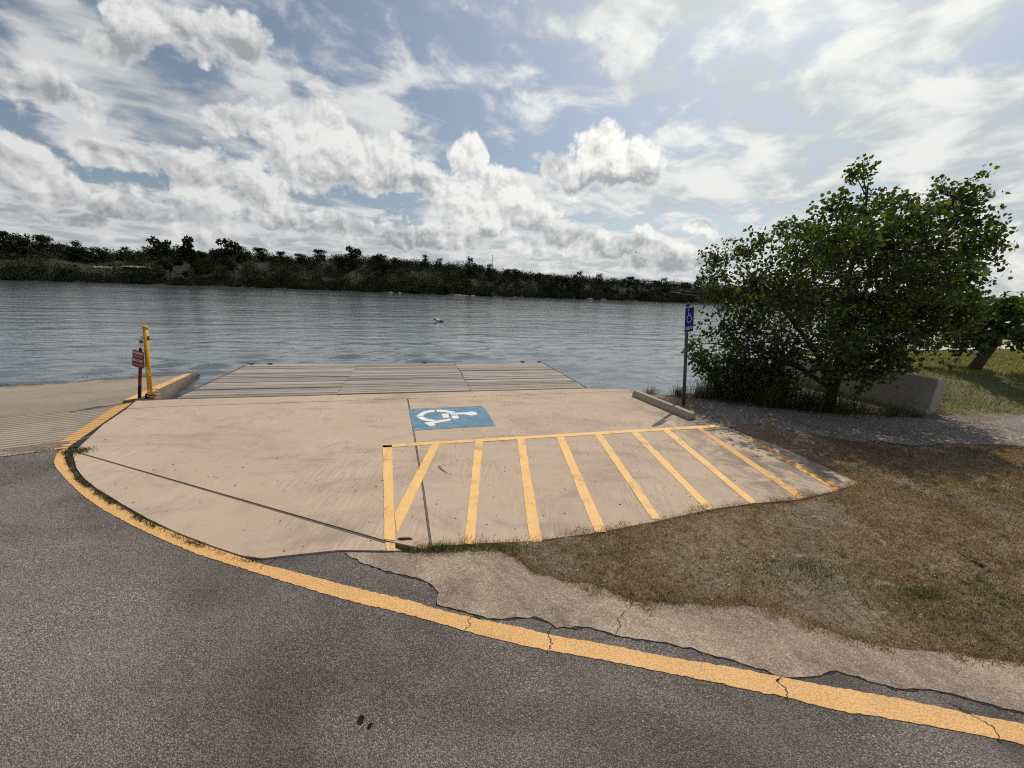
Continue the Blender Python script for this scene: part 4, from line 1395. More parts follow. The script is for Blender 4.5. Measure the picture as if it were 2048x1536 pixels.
def leafy_tree(root, stems, lobes, n_leaves, leaf, seed, bark):
    """stems: list of (points, radii) in root space; lobes (x, y, z, r) carry the foliage"""
    r = random.Random(seed)
    g = np.random.default_rng(seed)
    nodes = []
    for k, (pts, rad) in enumerate(stems):
        MB().tube(pts, rad, 9).build('trunk', bark, root, True)
        for i in range(len(pts) - 1):
            for t in (0.0, 0.35, 0.7):
                q = Vector(pts[i]).lerp(Vector(pts[i + 1]), t)
                nodes.append((q, rad[i] * (1 - t) + rad[i + 1] * t))
    nodes.sort(key=lambda e: e[0].z)
    limbs, twigs = MB(), MB()
    C = []
    tot = sum(l[3] ** 2.1 for l in lobes)
    for (x, y, z, rr) in lobes:
        c = Vector((x, y, z))
        best = min((e for e in nodes if e[0].z < z + 0.1 or e is nodes[0]), key=lambda e: (e[0] - c).length - 0.25 * e[0].z)
        p = best[0]
        mid = p.lerp(c, 0.5) + Vector((r.uniform(-0.1, 0.1), r.uniform(-0.1, 0.1), 0.10 + 0.1 * r.random()))
        r0 = min(best[1] * 0.7, 0.016 + 0.028 * rr)
        limbs.tube([p, p.lerp(mid, 0.5), mid, mid.lerp(c, 0.6), c], [r0, r0 * 0.85, r0 * 0.7, r0 * 0.5, r0 * 0.3], 5, False)
        n = int(n_leaves * rr ** 2.1 / tot)
        n_tw = max(5, int(n / 16))
        done = 0
        for k in range(n_tw):
            d = Vector(g.normal(size=3)).normalized()
            end = c + Vector((d.x, d.y, d.z * 0.9)) * rr * (0.45 + 0.62 * r.random() ** 0.6)
            st = c + d * rr * 0.08 if r.random() < 0.6 else mid.lerp(c, r.uniform(0.4, 1))
            m2 = st.lerp(end, 0.55) + Vector((r.uniform(-0.06, 0.06), r.uniform(-0.06, 0.06), 0.05 + 0.05 * r.random()))
            twigs.tube([st, m2, end], [0.007, 0.005, 0.002], 3, False)
            for q in range(16):
                t = 0.30 + 0.78 * r.random() ** 0.75
                b = (st.lerp(m2, t / 0.55) if t < 0.55 else m2.lerp(end, (t - 0.55) / 0.45))
                C.append(b + Vector(g.normal(size=3)) * 0.055)
    lm = limbs.build('limbs', bark, root, True)
    lm['kind'] = 'stuff'
    twigs.build('twigs', bark, root)['kind'] = 'stuff'
    leaves_mesh('crown', np.array([tuple(c) for c in C]), leaf, seed + 5, M['leaf'], root, 0.55, (0.35, -0.1, 0.0))


LOBES = [(0.06, 0.44, 4.46, 0.3), (-0.47, 0.15, 4.33, 0.2), (-0.7, -0.11, 3.64, 0.52), (0.69, 0.71, 3.94, 0.61), (0.46, -0.28, 3.65, 0.49), (1.5, 0.22, 4.04, 0.59), (1.92, 0.34, 3.86, 0.46), (1.44, 0.41, 3.36, 0.84), (1.57, -0.24, 3.33, 0.56), (2.67, 0.33, 3.45, 0.22), (2.42, 0.26, 3.06, 0.45), (2.51, 0.75, 2.62, 0.84), (0.17, -0.4, 3.01, 0.98), (0.24, 0.9, 3.15, 0.98), (-1.21, -0.01, 3.0, 0.6), (-0.79, 1.14, 3.43, 0.47), (-1.46, 1.17, 3.1, 0.55), (-1.59, 1.99, 2.95, 0.54), (-2.0, 1.41, 2.47, 0.4), (-1.51, 0.79, 2.17, 0.87), (-1.21, -0.28, 2.1, 0.99), (0.71, 0.65, 2.05, 1.25), (1.53, 0.3, 2.0, 0.95), (1.76, -0.16, 1.84, 0.63), (-1.54, 0.51, 1.46, 0.66), (-2.04, 0.84, 1.41, 0.43), (-2.18, 1.58, 0.98, 0.36), (-1.5, 1.33, 0.69, 0.56), (-0.96, 0.37, 1.19, 0.63), (0.18, 0.54, 1.31, 0.84), (0.38, -0.34, 1.43, 0.69), (2.27, 0.73, 1.27, 0.6), (-0.43, -0.35, 1.05, 0.48), (0.32, -0.3, 1.0, 0.5), (-0.93, 0.1, 0.95, 0.45), (0.97, -0.1, 1.05, 0.45), (-1.53, 0.5, 1.0, 0.42), (-0.53, -0.55, 0.75, 0.36), (0.07, -0.6, 0.7, 0.36), (0.57, -0.5, 0.85, 0.34), (-0.41, 1.32, 1.97, 0.86), (-1.11, -0.84, 2.99, 0.56), (0.23, 1.37, 3.26, 0.74), (0.79, -0.81, 2.51, 0.6), (0.19, -1.17, 2.41, 0.57), (1.62, 1.28, 3.01, 0.86), (-0.97, -1.03, 1.42, 0.48), (-1.7, 1.17, 2.05, 0.65), (2.07, 1.19, 1.87, 0.93)]
LOBES2 = [(-0.71, 0.62, 1.5, 0.49), (-0.08, -0.43, 1.52, 0.54), (0.53, 0.85, 1.67, 0.39), (1.09, 0.11, 1.57, 0.44), (0.21, 0.8, 0.88, 0.49), (0.93, -0.07, 0.91, 0.39), (-0.73, -0.32, 0.71, 0.39), (-0.41, -0.4, 0.99, 0.58), (1.79, -0.11, 1.2, 0.39)]
tree = empty('cottonwood_tree', (6.434, 7.544, 0.0))
tag(tree, 'small bushy broadleaf tree in front of the concrete retaining wall', 'tree')
stems = [([(0.0, 0, -0.1), (0.02, 0.0, 0.35), (0.05, 0.02, 0.8), (-0.05, 0.05, 1.6), (-0.12, 0.1, 2.5), (-0.05, 0.1, 3.4), (-0.15, 0.1, 4.2)], [0.115, 0.095, 0.085, 0.065, 0.045, 0.028, 0.010]),
         ([(0.06, 0.03, 0.55), (0.45, 0.1, 1.3), (0.95, 0.1, 2.1), (1.4, 0.15, 3.0), (1.75, 0.1, 3.8)], [0.07, 0.055, 0.042, 0.026, 0.010]),
         ([(0.0, 0.0, 0.45), (-0.5, -0.05, 1.1), (-1.1, -0.05, 1.7), (-1.7, 0, 2.3), (-2.2, 0.05, 2.7)], [0.06, 0.05, 0.038, 0.024, 0.010]),
         ([(-0.04, 0.02, 0.40), (-0.8, 0.0, 0.85), (-1.6, 0.05, 1.1), (-2.5, 0.1, 1.2)], [0.045, 0.036, 0.026, 0.010]),
         ([(0.06, 0.0, 0.7), (0.8, -0.1, 1.2), (1.5, -0.1, 1.6), (2.1, 0, 2.0)], [0.05, 0.04, 0.03, 0.012])]
leafy_tree(tree, stems, LOBES, 30000, 0.068, 40, M['bark2'])

tree2 = empty('leaning_tree', (12.11, 10.04, 0.48))
tag(tree2, 'leaning broadleaf tree with bare brown trunk on the lawn past the wall', 'tree')
stems2 = [([(-0.02, 0, -0.1), (0.14, 0, 0.3), (0.34, 0, 0.75), (0.5, 0.0, 1.2), (0.6, 0.05, 1.9)], [0.135, 0.12, 0.11, 0.08, 0.03]),
          ([(0.34, 0, 0.75), (0.0, 0.05, 1.2), (-0.5, 0.1, 1.5)], [0.07, 0.05, 0.02])]
leafy_tree(tree2, stems2, LOBES2, 6000, 0.085, 55, m_bark('brown_bark', (0.105, 0.068, 0.052)))


shrub = empty('bank_shrub', (4.75, 8.0, -0.02))
tag(shrub, 'low leafy shrub on the bank between the sign post and the bushy tree', 'shrub')
leafy_tree(shrub, [([(0, 0, -0.1), (-0.1, 0, 0.25), (-0.3, 0.05, 0.6)], [0.03, 0.02, 0.006]), ([(0.03, 0, -0.1), (0.25, -0.05, 0.3), (0.5, 0, 0.65)], [0.03, 0.02, 0.006])],
           [(-0.45, 0.1, 0.55, 0.36), (0.0, 0.0, 0.62, 0.44), (0.45, -0.1, 0.62, 0.42), (-0.75, 0.15, 0.75, 0.28), (0.85, -0.15, 0.5, 0.38), (0.2, -0.25, 0.32, 0.34), (-0.3, -0.15, 0.28, 0.30)],
           3600, 0.062, 66, M['bark2'])


# ------------------------------------------------------------------ grasses
def blades(P, ln, wd, bend, seed):
    g = np.random.default_rng(seed)
    n = len(P)
    a = g.uniform(0, 2 * math.pi, n)
    h = np.stack([np.cos(a), np.sin(a), np.zeros(n)], 1)
    s = np.stack([-np.sin(a + 0.5), np.cos(a + 0.5), np.zeros(n)], 1) * (wd / 2)[:, None]
    up = np.array([0, 0, 1.0])
    b1 = np.clip(bend, 0, 1.35)
    mid = P + up * (ln * 0.58 * np.cos(b1 * 0.5))[:, None] + h * (ln * 0.58 * np.sin(b1 * 0.5))[:, None]
    tip = mid + up * (ln * 0.42 * np.cos(b1 * 1.25))[:, None] + h * (ln * 0.42 * np.sin(b1 * 1.25))[:, None]
    V = np.stack([P - s, P + s, mid - s * 0.75, mid + s * 0.75, tip], 1).reshape(-1, 3)
    o = (np.arange(n) * 5)[:, None]
    F = np.concatenate([o + np.array([[0, 1, 3]]), o + np.array([[0, 3, 2]]), o + np.array([[2, 3, 4]])], 1).reshape(-1, 3)
    return V, F


def scatter(poly, n, seed):
    g = np.random.default_rng(seed)
    q = np.array(poly)
    lo_, hi_ = q.min(0), q.max(0)
    P = g.uniform(lo_, hi_, (n, 2))
    return P[inside(P, poly)], g


def join(parts):
    V, F, o = [], [], 0
    for v, f in parts:
        V.append(v)
        F.append(f + o)
        o += len(v)
    return np.concatenate(V), np.concatenate(F)


def with_z(P, dz=-0.004):
    return np.concatenate([P, (ground_z(P) + dz)[:, None]], 1)


# dry mown grass between pad, apron and gravel
vis = [p for p in grass_outline]
P, g = scatter(vis, 800000, 301)
P = P[(P[:, 0] < 9.5)]
bare = vnoise(P[:, 0] * 1.9, P[:, 1] * 2.3, 17) * 0.6 + vnoise(P[:, 0] * 4.5, P[:, 1] * 4.5, 18) * 0.55
dist = np.hypot(P[:, 0], P[:, 1])
keep = g.random(len(P)) < np.clip(0.70 + bare * 0.75, 0.10, 1.0) * np.clip(1.25 - dist / 9.0, 0.30, 1)
P = P[keep]
bare = bare[keep]
dist = dist[keep]
n = len(P)
ln = g.uniform(0.010, 0.034, n) * (1 + 0.35 * np.clip(bare, 0, 1)) * (1 + np.clip(dist - 4, 0, 4) * 0.10)
parts = [blades(with_z(P), ln, g.uniform(0.0018, 0.0042, n) * (1 + np.clip(dist - 3, 0, 5) * 0.18), g.uniform(0.5, 1.35, n), 302)]
# matted tufts give the sward its lumpy texture
T, g2 = scatter(vis, 30000, 305)
T = T[(T[:, 0] < 8.5)]
tb = vnoise(T[:, 0] * 1.9, T[:, 1] * 2.3, 17) * 0.6 + vnoise(T[:, 0] * 4.5, T[:, 1] * 4.5, 18) * 0.55
T = T[g2.random(len(T)) < np.clip(0.45 + tb * 0.8, 0.03, 1)]
nb = 16
Q = np.repeat(T, nb, 0) + g2.normal(0, 0.013, (len(T) * nb, 2))
n = len(Q)
parts.append(blades(with_z(Q), g2.uniform(0.022, 0.060, n), g2.uniform(0.002, 0.0042, n), g2.uniform(0.3, 1.35, n), 306))
# thicker fringe creeping over the edges of pad and apron
for line, m_, sp, seed in ((L['pad_grass'], 7000, 0.05, 311), (L['apron_up'][2:], 7500, 0.035, 312), (L['pad_right'][:5], 2500, 0.04, 313)):
    q = np.array(line)
    s = np.concatenate([[0], np.cumsum(np.hypot(*np.diff(q, axis=0).T))])
    gg = np.random.default_rng(seed)
    u = gg.uniform(0, s[-1], m_)
    c = np.stack([np.interp(u, s, q[:, 0]), np.interp(u, s, q[:, 1])], 1)
    wob = 0.035 * np.sin(u * 5.1) + 0.03 * np.sin(u * 13.7 + 1) + 0.02 * np.sin(u * 31)
    c = c + np.stack([np.zeros(m_), (-0.02 if seed != 312 else 0.02) + wob + gg.normal(0, sp, m_)], 1)
    zz = np.where(inside(c, pad_outline), 0.013, np.where(inside(c, apron_outline), 0.006, 0.008))
    parts.append(blades(np.concatenate([c, zz[:, None]], 1), gg.uniform(0.012, 0.042, m_), gg.uniform(0.002, 0.004, m_), gg.uniform(0.4, 1.35, m_), seed + 1))
V_, F_ = join(parts)
tag(np_mesh('dry_grass', V_, F_, M['dry_grass']), 'short dry tan grass between the pad, the apron and the gravel', 'grass', kind='stuff')

# greener tufts
gg = np.random.default_rng(330)
parts = []
for cx, cy, sx, sy, m_, l_ in ((-0.62, 2.70, 0.16, 0.035, 1300, 0.05), (-0.15, 2.73, 0.25, 0.03, 700, 0.05), (2.45, 2.62, 0.16, 0.09, 800, 0.04), (3.05, 2.40, 0.10, 0.04, 600, 0.045),
                               (2.9, 2.25, 0.35, 0.12, 800, 0.04), (3.55, 2.45, 0.20, 0.12, 900, 0.045), (5.2, 3.7, 0.6, 0.25, 1800, 0.05), (6.4, 5.2, 0.6, 0.15, 1200, 0.06), (2.0, 2.55, 0.4, 0.15, 900, 0.04)):
    c = np.stack([gg.normal(cx, sx, m_), gg.normal(cy, sy, m_)], 1)
    parts.append(blades(with_z(c), gg.uniform(0.4, 1.25, m_) * l_, gg.uniform(0.002, 0.0045, m_), gg.uniform(0.2, 1.2, m_), int(cx * 100) + 999))
V_, F_ = join(parts)
tag(np_mesh('green_grass', V_, F_, M['green_grass']), 'greener tufts among the dry grass near the pad corner', 'grass', kind='stuff')

# weeds in the gap behind the painted kerb line
parts = []
q = np.array(L['pad_curve'])
s = np.concatenate([[0], np.cumsum(np.hypot(*np.diff(q, axis=0).T))])
m_ = 7000
u = s[-1] * gg.random(m_) ** 1.7
thick = np.clip(0.5 * np.sin(u * 9) + np.sin(u * 23 + 2) * 0.4 + 0.75 - u * 0.16, 0.12, 2)
kp = gg.random(m_) < thick
u = u[kp]
c = np.stack([np.interp(u, s, q[:, 0]), np.interp(u, s, q[:, 1])], 1) + np.stack([gg.normal(-0.012, 0.014, len(u)), gg.normal(-0.012, 0.013, len(u))], 1)
parts.append(blades(np.concatenate([c, np.full((len(c), 1), 0.002)], 1), gg.uniform(0.010, 0.034, len(c)), gg.uniform(0.002, 0.005, len(c)), gg.uniform(0.3, 1.3, len(c)), 77))
c = np.stack([gg.normal(-5.13, 0.08, 900), gg.normal(4.20, 0.05, 900)], 1)
parts.append(blades(np.concatenate([c, np.full((900, 1), 0.010)], 1), gg.uniform(0.012, 0.04, 900), gg.uniform(0.003, 0.006, 900), gg.uniform(0.4, 1.3, 900), 78))
u = gg.random(2600) * 1.0
c = RO + np.outer(-u * 7, RU) + gg.normal(0, 0.016, (2600, 2))
parts.append(blades(np.concatenate([c, np.full((2600, 1), 0.0)], 1), gg.uniform(0.008, 0.026, 2600), gg.uniform(0.003, 0.006, 2600), gg.uniform(0.5, 1.3, 2600), 79))
V_, F_ = join(parts)
tag(np_mesh('kerb_weeds', V_, F_, m_island('weed', [(0, (0.045, 0.04, 0.016)), (0.6, (0.10, 0.085, 0.034)), (1, (0.20, 0.16, 0.07))], 0.85, 0.15)),
    'brownish weeds rooted in the gap behind the yellow edge line', 'weeds', kind='stuff')

# lawn on the bank behind the wall
lawn_poly = [(8.5, 7.3), (10.4, 7.5), (15, 7.2), (24, 9), (24, 16.5), (12.35, 13.0), (9.0, 11.7), (7.7, 10.6)]
P, g = scatter(lawn_poly, 90000, 341)
n = len(P)
V_, F_ = blades(with_z(P), g.uniform(0.04, 0.10, n), g.uniform(0.006, 0.014, n), g.uniform(0.3, 1.3, n), 342)
tag(np_mesh('lawn_grass', V_, F_, M['lawn_grass']), 'yellow-green lawn grass on the bank behind the retaining wall', 'grass', kind='stuff')


# tall rank grass clumps at the foot of the tree and along the bank
def grass_clump(loc, n, height, spread, seed, label, lean=(0, 0)):
    g = np.random.default_rng(seed)
    a = g.uniform(0, 2 * math.pi, n)
    r0 = np.abs(g.normal(0, spread * 0.4, n))
    base = np.stack([r0 * np.cos(a), r0 * np.sin(a), np.full(n, -0.03)], 1)
    a2 = a + g.normal(0, 0.9, n)
    out = np.stack([np.cos(a2), np.sin(a2)], 1) * g.uniform(0.15, 1.0, (n, 1)) + np.array(lean)
    ln = height * g.uniform(0.45, 1.15, n)
    wd = g.uniform(0.004, 0.010, n)
    segs = 5
    V = np.zeros((n, segs + 1, 2, 3))
    side = np.stack([-out[:, 1], out[:, 0], np.zeros(n)], 1)
    side /= np.linalg.norm(side, axis=1)[:, None] + 1e-9
    p = base.copy()
    ang = g.uniform(0.02, 0.55, n)
    curl = g.uniform(0.15, 0.95, n)
    oh = out / (np.linalg.norm(out, axis=1)[:, None] + 1e-9)
    for k in range(segs + 1):
        w = wd * (1 - (k / segs) ** 1.6 * 0.95)
        V[:, k, 0] = p - side * w[:, None] / 2
        V[:, k, 1] = p + side * w[:, None] / 2
        st = ln / segs
        p = p + np.stack([oh[:, 0] * np.sin(ang) * st, oh[:, 1] * np.sin(ang) * st, np.cos(ang) * st], 1)
        ang = ang + curl * (0.3 + 0.28 * k)
    idx = np.arange(n)[:, None] * (2 * (segs + 1))
    F = np.concatenate([idx + np.array([[2 * k, 2 * k + 1, 2 * k + 3, 2 * k + 2]]) for k in range(segs)], 0)
    o = np_mesh('grass_clump', V.reshape(-1, 3), F, M['reed'])
    o.location = loc
    tag(o, label, 'grass clump', 'rank grass around the tree')


for k, (x, y, n, h, sp, lab) in enumerate((
        (5.00, 7.95, 700, 1.25, 0.55, 'tallest clump of green grass against the left side of the bushy tree'),
        (4.45, 8.00, 520, 0.95, 0.45, 'arching green grass clump leaning out over the water left of the tree'),
        (5.55, 7.75, 520, 1.05, 0.45, 'dark grass clump under the tree left of its trunk'),
        (4.05, 7.95, 300, 0.60, 0.35, 'low grass clump on the bank right of the blue sign post'),
        (3.05, 8.18, 160, 0.34, 0.18, 'small green tuft behind the wheel stop left of the sign post'),
        (3.60, 8.05, 170, 0.40, 0.22, 'small green tuft on the bank directly behind the sign post'),
        (6.15, 7.35, 300, 0.80, 0.40, 'thin grass clump just left of the tree trunk base'),
        (6.85, 7.30, 130, 0.65, 0.40, 'grass clump right of the tree trunk against the wall'),
        (7.35, 7.10, 130, 0.50, 0.25, 'sparse pale grass tuft at the foot of the wall'),
        (7.65, 7.00, 90, 0.30, 0.15, 'tiny weed tuft near the open end of the wall'),
        (6.30, 7.05, 180, 0.75, 0.40, 'loose grass clump on the track side of the tree trunk'),
        (5.75, 7.25, 380, 0.95, 0.45, 'dense grass clump in front of the tree at the gravel edge'),
        (5.15, 7.40, 420, 0.90, 0.45, 'bushy grass clump at the gravel edge right of the sign'),
        (7.10, 6.95, 60, 0.55, 0.30, 'few long arching blades in front of the wall'),
        (5.2, 8.55, 420, 1.0, 0.5, 'grass clump on the water edge behind the tree'))):
    grass_clump((x, y, float(ground_z(np.array([[x, y]]))[0])), n, h, sp, 400 + k, lab, (0.25, 0.0))

# ------------------------------------------------------------------ loose stuff on the ground
def stones(P, zz, size, seed, name, mat, label, cat):
    g = np.random.default_rng(seed)
    n = len(P)
    base = np.array([(1, 0, 0), (0.3, 0.95, 0), (-0.8, 0.6, 0), (-0.8, -0.6, 0), (0.3, -0.95, 0), (0.1, 0.05, 0.75)])
    a = g.uniform(0, 6.28, n)
    s = size * g.uniform(0.4, 1.3, (n, 1))
    jit = 1 + g.normal(0, 0.22, (n, 6, 3))
    b = base[None] * jit * s[:, None, :]
    x = b[..., 0] * np.cos(a)[:, None] - b[..., 1] * np.sin(a)[:, None]
    y = b[..., 0] * np.sin(a)[:, None] + b[..., 1] * np.cos(a)[:, None]
    V = np.stack([x + P[:, 0:1], y + P[:, 1:2], b[..., 2] + zz[:, None]], -1).reshape(-1, 3)
    F = np.array([(0, 1, 5), (1, 2, 5), (2, 3, 5), (3, 4, 5), (4, 0, 5)])[None] + (np.arange(n) * 6)[:, None, None]
    o = np_mesh(name, V, F.reshape(-1, 3), mat)
    tag(o, label, cat, kind='stuff')


P, g = scatter(gravel_outline, 24000, 351)
P = P[vnoise(P[:, 0] * 2.2, P[:, 1] * 3.1, 5) > g.uniform(-0.9, 0.7, len(P))]
stones(P, np.full(len(P), 0.024), 0.014, 352, 'gravel', M['stones'], 'loose grey gravel on the track in front of the tree', 'gravel')
# dry scraps of grass on the gravel
P, g = scatter(gravel_outline, 26000, 353)
P = P[vnoise(P[:, 0] * 1.4 + 5, P[:, 1] * 3.0, 6) > g.uniform(0.15, 0.9, len(P))]
n = len(P)
V_, F_ = blades(np.concatenate([P, np.full((n, 1), 0.022)], 1), g.uniform(0.03, 0.07, n), g.uniform(0.004, 0.008, n), g.uniform(0.3, 1.3, n), 354)
tag(np_mesh('track_grass', V_, F_, M['dry_grass']), 'thin brown grass growing through the gravel track', 'grass', kind='stuff')
# stones on the asphalt
P = np.stack([RNG.uniform(-6, 3, 1500), RNG.uniform(0.6, 3.6, 1500)], 1)
P = P[inside(P, asphalt_outline) & ~inside(P, apron_outline) & ~inside(P, pad_outline)][:520]
stones(P, np.full(len(P), 0.0), 0.0055, 356, 'loose_chips', M['chips'], 'scattered loose stone chips on the asphalt', 'stone chips')


def flecks(P, zz, size, seed, name, mat, label, cat):
    g = np.random.default_rng(seed)
    n = len(P)
    a = g.uniform(0, 6.28, n)
    l_, w = size * g.uniform(0.4, 1.6, n), size * g.uniform(0.2, 0.7, n)
    d = np.stack([np.cos(a), np.sin(a), g.uniform(-0.15, 0.3, n)], 1) * l_[:, None]
    s = np.stack([-np.sin(a), np.cos(a), g.uniform(-0.3, 0.3, n)], 1) * w[:, None]
    c = np.concatenate([P, (zz + size * 0.25)[:, None]], 1)
    V = np.stack([c - d, c + s, c + d, c - s], 1).reshape(-1, 3)
    o = np_mesh(name, V, np.arange(n * 4).reshape(n, 4), mat)
    tag(o, label, cat, kind='stuff')


P, g = scatter(pad_outline, 1500, 361)
w = 0.25 + 0.75 * sstep(P[:, 0], 0.5, 3.4) + 0.7 * np.exp(-((P[:, 0] + 0.6) ** 2 + (P[:, 1] - 3.2) ** 2) / 0.9)
P = P[g.random(len(P)) < w * 0.9]
flecks(P, np.full(len(P), TOP), 0.011, 362, 'leaf_specks', M['specks'], 'small dark leaf scraps scattered over the concrete pad', 'leaf scraps')
P, g = scatter([(4.2, 7.3), (8.1, 6.95), (7.8, 7.8), (6.6, 8.6), (4.4, 8.0)], 2600, 363)
flecks(P, ground_z(P) + 0.02, 0.030, 364, 'leaf_litter', M['litter'], 'brown leaf litter under the bushy tree', 'leaf litter')
P, g = scatter(grass_outline, 2600, 365)
P = P[P[:, 0] < 8]
flecks(P, ground_z(P) + 0.012, 0.010, 366, 'grass_litter', M['straw'], 'pale straw and leaf scraps lying in the dry grass', 'litter')
c = np.stack([np.interp(RNG.random(500), np.linspace(0, 1, 5), [p[0] for p in L['water_ramp']]), np.zeros(500)], 1)
c[:, 1] = np.interp(c[:, 0], [p[0] for p in L['water_ramp']], [p[1] for p in L['water_ramp']]) + RNG.normal(-0.10, 0.07, 500)
flecks(c, np.full(500, WATER_Z + 0.006), 0.028, 367, 'drift_debris', M['specks'], 'dark twigs and drift washed up along the ramp water line', 'drift')

# ------------------------------------------------------------------ single small things
def ground_thing(name, o, label, cat):
    o.name = name
    return tag(o, label, cat)


rk = random.Random(5)
o = MB().tube([(-0.90, 2.795, 0.022), (-0.86, 2.79, 0.024), (-0.80, 2.80, 0.022), (-0.775, 2.795, 0.02)], [0.004, 0.010, 0.009, 0.003], 6).build('bark_piece', m_bark('fallen_bark', (0.14, 0.08, 0.055)))
tag(o, 'reddish strip of bark lying on the yellow line at the pad corner', 'bark')
o = MB().tube([(-0.83, 4.17, TOP + 0.008), (-0.79, 4.10, TOP + 0.010), (-0.73, 4.03, TOP + 0.010), (-0.68, 3.98, TOP + 0.006)], [0.004, 0.005, 0.004, 0.002], 5).build('twig', M['bark'])
tag(o, 'thin curved twig lying on the concrete between two hatch stripes', 'twig')


M['dark_leaf'] = plain('dark_dead_leaf', (0.022, 0.014, 0.010), 0.95, spec=0.05)


def curl_leaf(name, loc, rz, s, mat, label):
    V = np.zeros((5, 4, 3))
    for i in range(5):
        t = i / 4
        w = s * 0.42 * math.sin(math.pi * (0.08 + 0.86 * t))
        for j in range(4):
            u = j / 3 * 2 - 1
            V[i, j] = (u * w, (t - 0.5) * s, 0.004 + 0.35 * w * u * u + 0.12 * s * (t - 0.5) ** 2)
    k = (np.arange(4)[:, None] * 4 + np.arange(3)[None, :]).ravel()
    o = np_mesh(name, V.reshape(-1, 3), np.stack([k, k + 1, k + 5, k + 4], 1), mat)
    MB().tube([(0, -s * 0.5, 0.006), (0.01 * s, -s * 0.8, 0.012)], [0.0016, 0.001], 4).build('leaf_stalk', mat, o)
    o.location = loc
    o.rotation_euler = (0.1, 0.15, rz)
    tag(o, label, 'leaf')


curl_leaf('dead_leaf', (-0.668, 1.425, 0.003), 0.6, 0.036, M['dark_leaf'], 'dark curled dead leaf on the asphalt near the bottom edge')
curl_leaf('dead_leaf', (-0.615, 1.398, 0.003), 2.2, 0.024, M['dark_leaf'], 'smaller dark leaf scrap beside the curled leaf on the asphalt')
o = MB().tube([(-0.645, 1.405, 0.010), (-0.655, 1.385, 0.012), (-0.672, 1.362, 0.004)], [0.0022, 0.002, 0.001], 5).build('dry_straw', M['straw'])
tag(o, 'pale dry stem lying across the dark leaf on the asphalt', 'stem')
o = MB().tube([(x, y, 0.018 + 0.006 * math.sin(i)) for i, (x, y) in enumerate(L['root'])], [0.006, 0.010, 0.013, 0.018, 0.020, 0.012], 7).build('exposed_root', M['bark'], None, True)
tag(o, 'curved grey root showing in the dry grass at the right', 'root')
o = boulder('flat_stone', (2.86, 2.50, 0.000), (0.15, 0.045, 0.018), 71, M['rock'])
o.rotation_euler = (0, 0, math.radians(-12))
tag(o, 'flat pale stone set in the grass beside a green tuft', 'stone')
o = boulder('flat_stone', (3.35, 3.02, 0.000), (0.07, 0.028, 0.012), 72, M['rock'])
tag(o, 'small pale stone half buried in grass above the flat stone', 'stone')
o = MB().tube([(3.05, 2.12, 0.03), (3.12, 2.02, 0.045), (3.19, 1.94, 0.03), (3.24, 1.90, 0.02)], [0.002, 0.003, 0.0025, 0.001], 5).build('straw_stalk', M['straw'])
tag(o, 'long bleached straw stalk bent over the apron edge at the right', 'straw')
o = MB().tube([(1.62, 2.60, 0.02), (1.66, 2.52, 0.035), (1.68, 2.44, 0.02)], [0.0018, 0.0022, 0.001], 5).build('straw_stalk', M['straw'])
tag(o, 'short bleached straw stalk in the middle of the dry grass', 'straw')
o = boulder('pebble', (1.70, 2.52, 0.015), (0.016, 0.012, 0.010), 73, M['rock'])
tag(o, 'small white pebble beside the short straw stalk', 'pebble')

# ------------------------------------------------------------------ wheel stop
p0, p1, p2 = (Vector(q) for q in L['stop'])
ax = (p1 - p0)
ln_ = ax.length
stop = empty('wheel_stop', (p0.x, p0.y, TOP), math.atan2(ax.y, ax.x))
tag(stop, 'concrete wheel stop at the edge of the pad near the blue sign', 'wheel stop')
prof = [(0.0, 0.006), (0.0, 0.055), (0.030, 0.118), (0.040, 0.125), (0.120, 0.125), (0.130, 0.118), (0.165, 0.055), (0.165, 0.006)]
b = MB()
st = [0.0, 0.035, ln_ - 0.035, ln_]
sc = [(0.90, 0.88), (1, 1), (1, 1), (0.90, 0.88)]
v = []
for x, (sw, sh) in zip(st, sc):
    v += [(x, 0.0825 + (y - 0.0825) * sw, 0.004 + (z - 0.004) * sh) for y, z in prof]
k = len(prof)
f = [tuple(range(k)), tuple(3 * k + i for i in range(k - 1, -1, -1))]
for s in range(3):
    for i in range(k):
        j = (i + 1) % k
        f.append((s * k + i, (s + 1) * k + i, (s + 1) * k + j, s * k + j))
b.add(v, f)
b.build('stop_body', M['stop'], stop)
for x in (0.28, ln_ - 0.28):
    MB().tube([(x, 0.08, 0.118), (x, 0.08, 0.127)], 0.016, 10).build('anchor_pin', M['steel'], stop)


# ------------------------------------------------------------------ lettering
def lettering(text, size, mat, parent, name='lettering', bold=0.0, sx=1.0, align='CENTER', ext=0.0008):
    cu = bpy.data.curves.new('text', 'FONT')
    cu.body = text
    cu.size = size
    cu.align_x = align
    cu.align_y = 'CENTER'
    cu.extrude = ext
    cu.offset = bold
    cu.resolution_u = 3
    tmp = bpy.data.objects.new('text', cu)
    COL.objects.link(tmp)
    bpy.context.view_layer.update()
    me = bpy.data.meshes.new_from_object(tmp.evaluated_get(bpy.context.evaluated_depsgraph_get()))
    bpy.data.objects.remove(tmp)
    me.name = name
    me.materials.clear()
    me.materials.append(mat)
    o = bpy.data.objects.new(name, me)
    link(o, parent)
    o.scale = (sx, 1, 1)
    o.rotation_euler = (math.pi / 2, 0, 0)
    return o


def frame_root(name, base, top, wdir):
    """Empty whose Z runs up the leaning post and whose X is the sign's width"""
    z = (Vector(top) - Vector(base)).normalized()
    x = Vector(wdir)
    x = (x - z * x.dot(z)).normalized()
    y = z.cross(x)
    o = empty(name)
    o.matrix_world = Matrix.Translation(base) @ Matrix((x, y, z)).transposed().to_4x4()
    return o


